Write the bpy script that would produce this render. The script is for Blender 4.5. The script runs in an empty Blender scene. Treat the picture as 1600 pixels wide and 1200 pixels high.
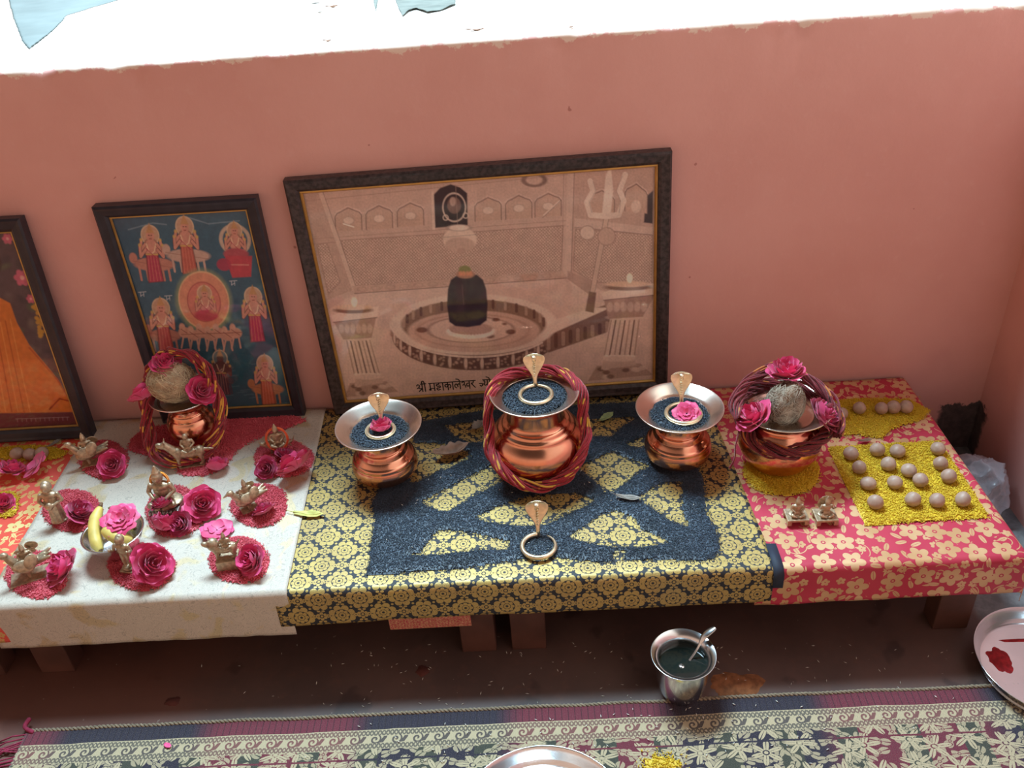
import bpy, bmesh, math, random
import numpy as np
from mathutils import Vector, Matrix, noise as mnoise

random.seed(7)
rng = np.random.default_rng(7)
SC = bpy.context.scene
COL = SC.collection
PI = math.pi

# ------------------------------------------------------------------ camera
F_PX = 1400.0
CAM = Vector((0.0, -1.2248, 1.01))
RIGHT = Vector((0.99803415, -0.00959291, -0.061934))
UP = Vector((0.05671251, 0.55883955, 0.82733431))
BACK = Vector((0.02667462, -0.82922032, 0.55828499))
cam_data = bpy.data.cameras.new('camera')
cam_data.sensor_width = 36.0
cam_data.lens = 36.0 * F_PX / 1600.0
cam_data.clip_start = 0.01
cam = bpy.data.objects.new('camera', cam_data)
cam.matrix_world = Matrix(((RIGHT.x, UP.x, BACK.x, CAM.x), (RIGHT.y, UP.y, BACK.y, CAM.y),
                           (RIGHT.z, UP.z, BACK.z, CAM.z), (0, 0, 0, 1)))
COL.objects.link(cam)
SC.camera = cam
SC.view_settings.view_transform = 'Standard'
SC.view_settings.look = 'None'
SC.view_settings.gamma = 1.0
SC.view_settings.exposure = 0.0
SC.view_settings.use_curve_mapping = False

# ------------------------------------------------------------------ world (bright sky beyond the wall, warm veranda behind the viewer)
W = bpy.data.worlds.new('daylight')
SC.world = W
W.use_nodes = True
wn = W.node_tree
wn.nodes.clear()
wo = wn.nodes.new('ShaderNodeOutputWorld')
wb = wn.nodes.new('ShaderNodeBackground')
tc = wn.nodes.new('ShaderNodeTexCoord')
sep = wn.nodes.new('ShaderNodeSeparateXYZ')
wn.links.new(tc.outputs['Generated'], sep.inputs[0])
r_z = wn.nodes.new('ShaderNodeValToRGB')      # veranda side, by height
r_z.color_ramp.elements[0].position = 0.0
r_z.color_ramp.elements[0].color = (0.84, 0.46, 0.29, 1)
r_z.color_ramp.elements[1].position = 0.66
r_z.color_ramp.elements[1].color = (0.10, 0.075, 0.065, 1)      # the ceiling
e_mid = r_z.color_ramp.elements.new(0.38)
e_mid.color = (0.84, 0.59, 0.46, 1)
wn.links.new(sep.outputs['Z'], r_z.inputs[0])
my = wn.nodes.new('ShaderNodeMapRange')
my.inputs['From Min'].default_value = -0.15
my.inputs['From Max'].default_value = 0.35
wn.links.new(sep.outputs['Y'], my.inputs['Value'])
mx = wn.nodes.new('ShaderNodeMix')
mx.data_type = 'RGBA'
mx.inputs['B'].default_value = (0.22, 0.31, 0.38, 1)
wn.links.new(my.outputs[0], mx.inputs['Factor'])
wn.links.new(r_z.outputs[0], mx.inputs['A'])
wn.links.new(mx.outputs['Result'], wb.inputs['Color'])
wb.inputs['Strength'].default_value = 0.87
wn.links.new(wb.outputs[0], wo.inputs[0])

# ------------------------------------------------------------------ sun on the ledge, open sky above the wall
sd = bpy.data.lights.new('sun', 'SUN')
sd.energy = 8.0
sd.angle = math.radians(2)
sun = bpy.data.objects.new('sun', sd)
sun.rotation_euler = (math.radians(-62), 0, math.radians(12))
COL.objects.link(sun)
ad = bpy.data.lights.new('skylight_over_the_wall', 'AREA')
ad.shape = 'RECTANGLE'
ad.size = 1.0
ad.size_y = 0.42
ad.energy = 112
ad.color = (0.58, 0.84, 1.0)
al = bpy.data.objects.new('skylight_over_the_wall', ad)
al.location = (-0.3, 0.50, 2.25)
al.rotation_euler = (Vector((-0.15, -0.30, 0.2)) - Vector((-0.3, 0.50, 2.25))).to_track_quat('-Z', 'Y').to_euler()
COL.objects.link(al)

# ------------------------------------------------------------------ measuring helper: where a sight line meets a wall, shelf or floor plane
def at(px, py, axis='z', val=0.16):
    d = RIGHT * ((px - 800) / F_PX) - UP * ((py - 600) / F_PX) - BACK
    k = 'xyz'.index(axis)
    return CAM + d * ((val - CAM[k]) / d[k])

TH = 0.16       # height of the cloth-covered table tops

# ------------------------------------------------------------------ node helpers
def lin(h):
    h = h.lstrip('#')
    out = []
    for i in (0, 2, 4):
        c = int(h[i:i + 2], 16) / 255
        out.append(c / 12.92 if c <= 0.04045 else ((c + 0.055) / 1.055) ** 2.4)
    return tuple(out) + (1.0,)


class X:
    """small arithmetic wrapper round shader math nodes"""
    def __init__(s, nt, v):
        s.nt, s.v = nt, v

    def _op(s, op, *a):
        n = s.nt.nodes.new('ShaderNodeMath')
        n.operation = op
        for i, b in enumerate((s,) + a):
            b = b.v if isinstance(b, X) else b
            if isinstance(b, (int, float)):
                n.inputs[i].default_value = b
            else:
                s.nt.links.new(b, n.inputs[i])
        return X(s.nt, n.outputs[0])

    def __add__(s, o): return s._op('ADD', o)
    __radd__ = __add__
    def __sub__(s, o): return s._op('SUBTRACT', o)
    def __rsub__(s, o): return (s * -1.0) + o
    def __mul__(s, o): return s._op('MULTIPLY', o)
    __rmul__ = __mul__
    def __truediv__(s, o): return s._op('DIVIDE', o)
    def fract(s): return s._op('FRACT')
    def floor(s): return s._op('FLOOR')
    def sin(s): return s._op('SINE')
    def cos(s): return s._op('COSINE')
    def abs(s): return s._op('ABSOLUTE')
    def sqrt(s): return s._op('SQRT')
    def min(s, o): return s._op('MINIMUM', o)
    def max(s, o): return s._op('MAXIMUM', o)
    def gt(s, o): return s._op('GREATER_THAN', o)
    def lt(s, o): return s._op('LESS_THAN', o)
    def atan2(s, o): return s._op('ARCTAN2', o)
    def clamp(s): return s.max(0.0).min(1.0)
    def band(s, a, b): return s.gt(a) * s.lt(b)
    def smooth(s, a, b):
        n = s.nt.nodes.new('ShaderNodeMapRange')
        n.interpolation_type = 'SMOOTHSTEP'
        s.nt.links.new(s.v, n.inputs['Value'])
        n.inputs['From Min'].default_value = a
        n.inputs['From Max'].default_value = b
        return X(s.nt, n.outputs[0])


def new_mat(name):
    m = bpy.data.materials.new(name)
    m.use_nodes = True
    nt = m.node_tree
    b = nt.nodes['Principled BSDF']
    return m, nt, b


def setv(b, **k):
    names = dict(rough='Roughness', metal='Metallic', spec='Specular IOR Level', coat='Coat Weight', coat_rough='Coat Roughness',
                 sheen='Sheen Weight', trans='Transmission Weight', ior='IOR', alpha='Alpha', sub='Subsurface Weight')
    for q, v in k.items():
        b.inputs[names[q]].default_value = v


def plug(nt, b, name, v):
    v = v.v if isinstance(v, X) else v
    if isinstance(v, (int, float, tuple)):
        b.inputs[name].default_value = v
    else:
        nt.links.new(v, b.inputs[name])


def mixc(nt, f, a, b):
    n = nt.nodes.new('ShaderNodeMix')
    n.data_type = 'RGBA'
    for nm, v in (('Factor', f), ('A', a), ('B', b)):
        v = v.v if isinstance(v, X) else v
        if nm == 'Factor' and isinstance(v, (int, float)):
            n.inputs[0].default_value = v
        elif nm == 'Factor':
            nt.links.new(v, n.inputs[0])
        elif isinstance(v, tuple):
            n.inputs[nm].default_value = v
        else:
            nt.links.new(v, n.inputs[nm])
    return n.outputs['Result']


def coords(nt, kind='Object'):
    t = nt.nodes.new('ShaderNodeTexCoord')
    return t.outputs[kind]


def xyz(nt, sock):
    s = nt.nodes.new('ShaderNodeSeparateXYZ')
    nt.links.new(sock, s.inputs[0])
    return [X(nt, s.outputs[i]) for i in range(3)]


def comb(nt, x, y, z=0.0):
    n = nt.nodes.new('ShaderNodeCombineXYZ')
    for i, v in enumerate((x, y, z)):
        v = v.v if isinstance(v, X) else v
        if isinstance(v, (int, float)):
            n.inputs[i].default_value = v
        else:
            nt.links.new(v, n.inputs[i])
    return n.outputs[0]


def noise(nt, vec, scale, detail=3.0, rough=0.5, dist=0.0):
    n = nt.nodes.new('ShaderNodeTexNoise')
    nt.links.new(vec, n.inputs['Vector'])
    n.inputs['Scale'].default_value = scale
    n.inputs['Detail'].default_value = detail
    n.inputs['Roughness'].default_value = rough
    n.inputs['Distortion'].default_value = dist
    return X(nt, n.outputs['Fac'])


def bump(nt, b, h, strength=0.3, dist=0.002):
    n = nt.nodes.new('ShaderNodeBump')
    n.inputs['Strength'].default_value = strength
    n.inputs['Distance'].default_value = dist
    nt.links.new(h.v, n.inputs['Height'])
    nt.links.new(n.outputs[0], b.inputs['Normal'])


def simple(name, col, rough=0.5, metal=0.0, var=0.0, vscale=40.0, bmp=0.0, **k):
    m, nt, b = new_mat(name)
    c = lin(col) if isinstance(col, str) else tuple(col) + (1.0,)
    o = coords(nt)
    nz = noise(nt, o, vscale, 4.0)
    lo = tuple(x * (1 - var) for x in c[:3]) + (1,)
    hi = tuple(min(1, x * (1 + var)) for x in c[:3]) + (1,)
    plug(nt, b, 'Base Color', mixc(nt, nz.smooth(0.3, 0.7), lo, hi))
    setv(b, rough=rough, metal=metal, **k)
    if bmp:
        bump(nt, b, nz, bmp)
    return m

# ------------------------------------------------------------------ object helpers
def tag(o, label=None, cat=None, group=None, kind=None):
    for q, v in (('label', label), ('category', cat), ('group', group), ('kind', kind)):
        if v:
            o[q] = v
    return o


def link(name, me, mat=None, parent=None, smooth=True):
    o = bpy.data.objects.new(name, me)
    COL.objects.link(o)
    for m in (mat if isinstance(mat, (list, tuple)) else [mat]):
        if m:
            me.materials.append(m)
    if smooth and len(me.polygons):
        me.polygons.foreach_set('use_smooth', [True] * len(me.polygons))
    if parent:
        o.parent = parent
    return o


def empty(name, loc, rot=(0, 0, 0)):
    o = bpy.data.objects.new(name, None)
    o.empty_display_size = 0.02
    o.location = loc
    o.rotation_euler = rot
    COL.objects.link(o)
    return o


def mesh(name, verts, faces):
    me = bpy.data.meshes.new(name)
    me.from_pydata([tuple(v) for v in verts], [], [tuple(int(i) for i in f) for f in faces])
    me.update()
    return me


def mesh_np(name, V, Fc):
    """V (n,3) floats, Fc (m,k) ints with constant k"""
    me = bpy.data.meshes.new(name)
    V = np.asarray(V, np.float32)
    Fc = np.asarray(Fc, np.int32)
    n, k = Fc.shape
    me.vertices.add(len(V))
    me.vertices.foreach_set('co', V.ravel())
    me.loops.add(n * k)
    me.loops.foreach_set('vertex_index', Fc.ravel())
    me.polygons.add(n)
    me.polygons.foreach_set('loop_start', np.arange(0, n * k, k, dtype=np.int32))
    me.update(calc_edges=True)
    return me


class MB:
    """collects shapes of one mesh"""
    def __init__(s):
        s.v, s.f = [], []

    def add(s, v, f):
        o = len(s.v)
        s.v += [Vector(q) for q in v]
        s.f += [[i + o for i in q] for q in f]

    def box(s, a, b, M=None):
        (x0, y0, z0), (x1, y1, z1) = a, b
        v = [(x0, y0, z0), (x1, y0, z0), (x1, y1, z0), (x0, y1, z0), (x0, y0, z1), (x1, y0, z1), (x1, y1, z1), (x0, y1, z1)]
        v = [Vector(q) for q in v]
        if M:
            v = [M @ q for q in v]
        s.add(v, [(3, 2, 1, 0), (4, 5, 6, 7), (0, 1, 5, 4), (1, 2, 6, 5), (2, 3, 7, 6), (3, 0, 4, 7)])

    def lathe(s, prof, n=40, M=None, close=False):
        v, f = [], []
        for r, z in prof:
            for k in range(n):
                a = 2 * PI * k / n
                v.append(Vector((r * math.cos(a), r * math.sin(a), z)))
        m = len(prof)
        for i in range(m - 1):
            for k in range(n):
                f.append((i * n + k, i * n + (k + 1) % n, (i + 1) * n + (k + 1) % n, (i + 1) * n + k))
        if M:
            v = [M @ q for q in v]
        s.add(v, f)

    def tube(s, pts, rad, n=8, cap=True):
        pts = [Vector(p) for p in pts]
        if not isinstance(rad, (list, tuple)):
            rad = [rad] * len(pts)
        t0 = (pts[1] - pts[0]).normalized()
        nrm = t0.orthogonal().normalized()
        v, f = [], []
        for i, p in enumerate(pts):
            t = (pts[min(i + 1, len(pts) - 1)] - pts[max(i - 1, 0)]).normalized()
            nrm = (nrm - t * nrm.dot(t)).normalized()
            bn = t.cross(nrm)
            for k in range(n):
                a = 2 * PI * k / n
                v.append(p + (nrm * math.cos(a) + bn * math.sin(a)) * rad[i])
        for i in range(len(pts) - 1):
            for k in range(n):
                f.append((i * n + k, i * n + (k + 1) % n, (i + 1) * n + (k + 1) % n, (i + 1) * n + k))
        if cap:
            f.append(list(range(n))[::-1])
            f.append([(len(pts) - 1) * n + k for k in range(n)])
        s.add(v, f)

    def ell(s, c, r, rot=(0, 0, 0), nu=16, nv=10):
        from mathutils import Euler
        R = Euler(rot).to_matrix()
        v, f = [], []
        for j in range(nv + 1):
            t = PI * j / nv
            for k in range(nu):
                a = 2 * PI * k / nu
                v.append(Vector(c) + R @ Vector((r[0] * math.sin(t) * math.cos(a), r[1] * math.sin(t) * math.sin(a), r[2] * math.cos(t))))
        for j in range(nv):
            for k in range(nu):
                f.append((j * nu + k, (j + 1) * nu + k, (j + 1) * nu + (k + 1) % nu, j * nu + (k + 1) % nu))
        s.add(v, f)

    def build(s, name, mat, parent=None, smooth=True, weld=False):
        me = mesh(name, s.v, s.f)
        if weld:
            bm = bmesh.new()
            bm.from_mesh(me)
            bmesh.ops.remove_doubles(bm, verts=bm.verts, dist=1e-6)
            bmesh.ops.recalc_face_normals(bm, faces=bm.faces)
            bm.to_mesh(me)
            bm.free()
        return link(name, me, mat, parent, smooth)


def bevel(o, w, seg=2):
    m = o.modifiers.new('bevel', 'BEVEL')
    m.width = w
    m.segments = seg
    m.limit_method = 'ANGLE'
    m.angle_limit = math.radians(40)
    return o


def catmull(P, n=12, closed=False):
    P = [Vector(p) for p in P]
    out = []
    m = len(P)
    rngi = range(m if closed else m - 1)
    for i in rngi:
        a, b, c, d = (P[(i - 1) % m] if closed or i > 0 else P[0]), P[i], P[(i + 1) % m], (P[(i + 2) % m] if closed or i + 2 < m else P[-1])
        for k in range(n):
            t = k / n
            out.append(0.5 * ((2 * b) + (c - a) * t + (2 * a - 5 * b + 4 * c - d) * t * t + (3 * b - a - 3 * c + d) * t ** 3))
    if not closed:
        out.append(P[-1])
    return out

# ------------------------------------------------------------------ materials
def wall_paint(stain=False):
    m, nt, b = new_mat('coral_wall_paint')
    o = coords(nt)
    x, y, z = xyz(nt, o)
    big = noise(nt, o, 3.0, 4.0, 0.6)
    fine = noise(nt, o, 60.0, 5.0, 0.6)
    c = mixc(nt, big.smooth(0.3, 0.7), lin('#D8A198'), lin('#E0ACA3'))
    c = mixc(nt, fine.smooth(0.55, 0.8) * 0.25, c, lin('#E2B8B4'))
    spots = noise(nt, o, 34.0, 2.0).gt(0.755)
    c = mixc(nt, spots * 0.5, c, lin('#8C4038'))
    # lower part a little darker, and the bare dark cement near the corner
    low = (0.28 - z + (noise(nt, o, 18.0, 4.0) - 0.5) * 0.25).smooth(0.0, 0.25)
    c = mixc(nt, low * 0.3, c, lin('#B88480'))
    edge = (noise(nt, o, 26.0, 5.0, 0.7) - 0.5) * 0.09
    dark = (0.098 - z + edge).smooth(-0.002, 0.006) * (x - 0.672 + edge * 0.4).smooth(0.0, 0.01) * (y + 0.035 + edge * 0.5).smooth(0.0, 0.01)
    c = mixc(nt, dark, c, mixc(nt, fine.smooth(0.35, 0.7), lin('#4A4143'), lin('#5F5553')))
    # chipped whitewash showing along the top arris
    chip = (z - 0.724 + (noise(nt, o, 22.0, 5.0, 0.7) - 0.5) * 0.055).smooth(0.0, 0.003)
    c = mixc(nt, chip, c, lin('#E9D3C4'))
    plug(nt, b, 'Base Color', c)
    setv(b, rough=0.75, spec=0.25)
    bump(nt, b, big * 0.6 + fine * 0.35 + noise(nt, o, 14.0, 3.0) * 0.5, 0.35, 0.004)
    return m


M = {}
M['wall'] = wall_paint()
M['ledge'] = simple('whitewashed_ledge', '#EFE6DE', 0.8, var=0.06, vscale=12, bmp=0.2)
M['ground'] = simple('pale_outdoor_paving', '#E8E5DE', 0.85, var=0.08, vscale=3)
M['copper'] = simple('polished_copper', (0.80, 0.37, 0.235), 0.2, 1.0, var=0.12, vscale=30)
M['tin'] = simple('tinned_lip', (0.82, 0.70, 0.60), 0.26, 1.0, var=0.06, vscale=25)
M['steel'] = simple('stainless_steel', (0.78, 0.78, 0.78), 0.2, 1.0, var=0.05, vscale=20)
M['brass'] = simple('cast_brass', (0.46, 0.33, 0.21), 0.42, 0.6, var=0.25, vscale=220, bmp=0.15)
M['brass_naga'] = simple('polished_brass', (0.86, 0.72, 0.48), 0.28, 0.9, var=0.12, vscale=120)
M['silver'] = simple('oxidised_silver', (0.45, 0.43, 0.40), 0.4, 0.9, var=0.3, vscale=200)
M['wood'] = simple('dark_bench_wood', '#5A3A30', 0.55, var=0.25, vscale=18)
M['nut'] = None
M['frame_black'] = simple('black_frame_moulding', '#2B2830', 0.4, var=0.2, vscale=60)
M['frame_brown'] = simple('worn_brown_moulding', '#3B3030', 0.42, var=0.55, vscale=160, bmp=0.3)
M['gold_liner'] = simple('gilt_liner', '#C79A55', 0.35, 0.6, var=0.1, vscale=60)
M['glass'] = None


def glass_mat():
    m, nt, b = new_mat('picture_glass')
    out = nt.nodes['Material Output']
    nt.nodes.remove(b)
    tr = nt.nodes.new('ShaderNodeBsdfTransparent')
    gl = nt.nodes.new('ShaderNodeBsdfGlossy')
    gl.inputs['Roughness'].default_value = 0.05
    ge = nt.nodes.new('ShaderNodeNewGeometry')
    dt = nt.nodes.new('ShaderNodeVectorMath')
    dt.operation = 'DOT_PRODUCT'
    nt.links.new(ge.outputs['Incoming'], dt.inputs[0])
    nt.links.new(ge.outputs['Normal'], dt.inputs[1])
    q = 1.0 - X(nt, dt.outputs['Value']).abs()
    fr = q * q * q * q * q * 0.96 + 0.04            # reflection of clear glass by angle
    mxs = nt.nodes.new('ShaderNodeMixShader')
    nt.links.new(fr.v, mxs.inputs[0])
    nt.links.new(tr.outputs[0], mxs.inputs[1])
    nt.links.new(gl.outputs[0], mxs.inputs[2])
    nt.links.new(mxs.outputs[0], out.inputs[0])
    return m


M['glass'] = glass_mat()


def nut_mat():
    m, nt, b = new_mat('betel_nut_skin')
    o = coords(nt)
    a = noise(nt, o, 90, 4, 0.6)
    oi = nt.nodes.new('ShaderNodeObjectInfo')
    rv = X(nt, oi.outputs['Random'])
    c = mixc(nt, a.smooth(0.3, 0.7), lin('#A08470'), lin('#B89A86'))
    c = mixc(nt, rv * 0.35, c, lin('#9C7468'))
    plug(nt, b, 'Base Color', c)
    setv(b, rough=0.5)
    bump(nt, b, a, 0.2, 0.001)
    return m


M['nut'] = nut_mat()


def black_brocade():
    m, nt, b = new_mat('black_gold_brocade')
    u, v, _ = xyz(nt, coords(nt, 'UV'))
    p, q = 0.054, 0.0280

    def lattice(du, dv, pp, qq):
        a = ((u + du) / pp).fract() - 0.5
        c = ((v + dv) / qq).fract() - 0.5
        return a * pp, c * qq

    def petals(r, th, n, rad, pr, ph=0.0):
        """signed distance to the nearest of n round petals set on a circle"""
        k = 2 * PI / n
        a = ((th / k + ph).fract() - 0.5) * k
        dx, dy = r * a.cos() - rad, r * a.sin()
        return (dx * dx + dy * dy).sqrt() - pr

    def flower(x, y, R, n, big=True):
        r = (x * x + y * y).sqrt()
        th = y.atan2(x)
        d1 = petals(r, th, n, R * 0.70, R * 0.30)
        if not big:
            return d1.lt(0.0).max(r.lt(R * 0.6)) * (r - R * 0.34).abs().gt(R * 0.09)
        g_ = d1.lt(-R * 0.035)
        core = r.lt(R * 0.56)
        g_ = g_ * (1.0 - core)
        d2 = petals(r, th, n, R * 0.38, R * 0.165, 0.5)
        g_ = g_.max(d2.lt(-R * 0.02) * r.gt(R * 0.27))
        g_ = g_.max(r.band(R * 0.10, R * 0.235))
        return g_

    P2, Q2 = p, q * 2
    g = None
    for du, dv in ((0, 0), (P2 / 2, Q2 / 2)):
        x, y = lattice(du, dv, P2, Q2)
        f1 = flower(x, y, 0.0186, 8)
        g = f1 if g is None else g.max(f1)
    for du, dv in ((P2 / 2, 0), (0, Q2 / 2)):
        x, y = lattice(du, dv, P2, Q2)
        g = g.max(flower(x, y, 0.0074, 6, False))
    for fx, fy in ((.25, .25), (.75, .25), (.25, .75), (.75, .75)):
        x, y = lattice(P2 * fx, Q2 * fy, P2, Q2)
        g = g.max((x * x + y * y).sqrt().lt(0.0018))
    for fx, fy in ((.335, .0), (.665, .0), (.835, .5), (.165, .5)):
        x, y = lattice(P2 * fx, Q2 * fy, P2, Q2)
        g = g.max(petals((x * x + y * y).sqrt(), y.atan2(x), 5, 0.0021, 0.0013).lt(0.0))
    for fx, fy in ((.5, .16), (.5, .84), (.0, .34), (.0, .66)):
        x, y = lattice(P2 * fx, Q2 * fy, P2, Q2)
        g = g.max((((x.abs() - 0.003) * (x.abs() - 0.003)) * 0.45 + y * y).sqrt().lt(0.0016))
    nz = noise(nt, comb(nt, u, v), 700, 2)
    wv = noise(nt, comb(nt, u, v), 20, 3)
    gold = mixc(nt, nz.smooth(0.3, 0.75), lin('#A08448'), lin('#C2A468'))
    gold = mixc(nt, wv.smooth(0.35, 0.7) * 0.4, gold, lin('#CDB060'))
    base = mixc(nt, nz.smooth(0.35, 0.7), lin('#15161C'), lin('#2A2B33'))
    plug(nt, b, 'Base Color', mixc(nt, g, base, gold))
    plug(nt, b, 'Metallic', g * 0.35)
    plug(nt, b, 'Roughness', 0.62 - g * 0.16)
    bump(nt, b, g * 0.8 + nz * 0.2, 0.3, 0.0006)
    return m


def white_brocade():
    m, nt, b = new_mat('white_gold_brocade')
    u, v, _ = xyz(nt, coords(nt, 'UV'))
    uv = comb(nt, u, v)
    n1 = noise(nt, uv, 58, 1.5, 0.5, 1.8)
    n2 = noise(nt, uv, 24, 2.0, 0.5, 0.8)
    line = ((n1 * 8.0).fract() - 0.5).abs().lt(0.085)
    blot = n2.smooth(0.56, 0.66)
    wv = noise(nt, uv, 900, 1)
    c = mixc(nt, wv.smooth(0.3, 0.7), lin('#C2B5A5'), lin('#CFC2B2'))
    c = mixc(nt, blot * 0.55, c, lin('#D6BC84'))
    c = mixc(nt, line * 0.45, c, lin('#8C8378'))
    plug(nt, b, 'Base Color', c)
    plug(nt, b, 'Metallic', (blot * 0.4))
    setv(b, rough=0.5)
    bump(nt, b, n1 + wv * 0.3, 0.25, 0.0008)
    return m


def floral_brocade(name, base1, base2, gold1, gold2, scale, density):
    m, nt, b = new_mat(name)
    u, v, _ = xyz(nt, coords(nt, 'UV'))
    uv = comb(nt, u, v)

    def cells(sc, rnd, Rf, n, off):
        vo = nt.nodes.new('ShaderNodeTexVoronoi')
        vo.voronoi_dimensions = '2D'
        vo.inputs['Scale'].default_value = sc
        vo.inputs['Randomness'].default_value = rnd
        sh = comb(nt, u + off, v + off * 0.37)
        nt.links.new(sh, vo.inputs['Vector'])
        px, py, _z = xyz(nt, vo.outputs['Position'])
        cr, cg, cb = xyz(nt, vo.outputs['Color'])
        dx, dy = (u + off) - px, (v + off * 0.37) - py
        r = (dx * dx + dy * dy).sqrt()
        th = dy.atan2(dx) + cr * 6.283
        return r, th, cr, cg, cb

    # large five-petalled flowers
    r, th, cr, cg, cb = cells(scale, 0.55, 1, 5, 0.0)
    R = 0.36 / scale
    edge = ((th * 2.5).cos().abs() * 0.42 + 0.58) * R * 1.12
    big = (edge - r).gt(0.0)
    vein = ((th * 2.5).sin().abs()).lt(0.0)
    ctr = (r - R * 0.17).abs().lt(R * 0.06)
    big_cut = big * (1.0 - ctr.max(vein)) * cg.gt(1.0 - density)
    # smaller flowers and leaves
    r2, th2, c2, g2, b2 = cells(scale * 2.3, 0.8, 1, 5, 0.531)
    R2 = 0.36 / (scale * 2.3)
    small = (((th2 * 2.5).cos().abs() * 0.35 + 0.65) * R2 * 1.05 - r2).gt(0.0) * g2.gt(0.6) * r2.gt(R2 * 0.16)
    lx = r2 * th2.cos()
    ly = r2 * th2.sin()
    leaf = ((lx * lx) / (R2 * R2 * 1.6) + (ly * ly) / (R2 * R2 * 0.28)).lt(1.0)* g2.lt(0.6) * ly.abs().gt(R2 * 0.04)
    # curling stems
    r3, th3, c3, g3, b3 = cells(scale * 0.8, 0.7, 1, 1, 1.77)
    R3 = 0.42 / (scale * 0.8)
    spi = ((r3 / R3 * 2.2 - th3 / 6.283).fract() - 0.5).abs().lt(0.07) * (r3 / R3).band(0.12, 0.9) * ((th3).sin()).gt(-0.3) * g3.gt(0.35)
    far = (r - R * 1.15).gt(0.0).max(1.0 - cg.gt(1.0 - density))
    g = big_cut.max(far * small.max(leaf).max(spi))
    nz = noise(nt, uv, 800, 2)
    wv = noise(nt, uv, 14, 3)
    gold = mixc(nt, wv.smooth(0.35, 0.7), lin(gold1), lin(gold2))
    base = mixc(nt, noise(nt, uv, 9, 2).smooth(0.35, 0.65), lin(base1), lin(base2))
    plug(nt, b, 'Base Color', mixc(nt, g, base, gold))
    plug(nt, b, 'Metallic', g * 0.3)
    plug(nt, b, 'Roughness', 0.55 - g * 0.1)
    bump(nt, b, g * 0.7 + nz * 0.3, 0.25, 0.0006)
    return m


M['black_cloth'] = black_brocade()
M['white_cloth'] = white_brocade()
M['red_cloth'] = floral_brocade('red_gold_brocade', '#B22640', '#BC344A', '#C89A6C', '#DCB488', 26.0, 0.97)
M['orange_cloth'] = floral_brocade('orange_gold_brocade', '#D84A33', '#E0574A', '#DDAF6C', '#F0D590', 30.0, 0.4)
M['navy'] = simple('navy_selvage', '#232A3A', 0.7, var=0.1)


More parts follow.
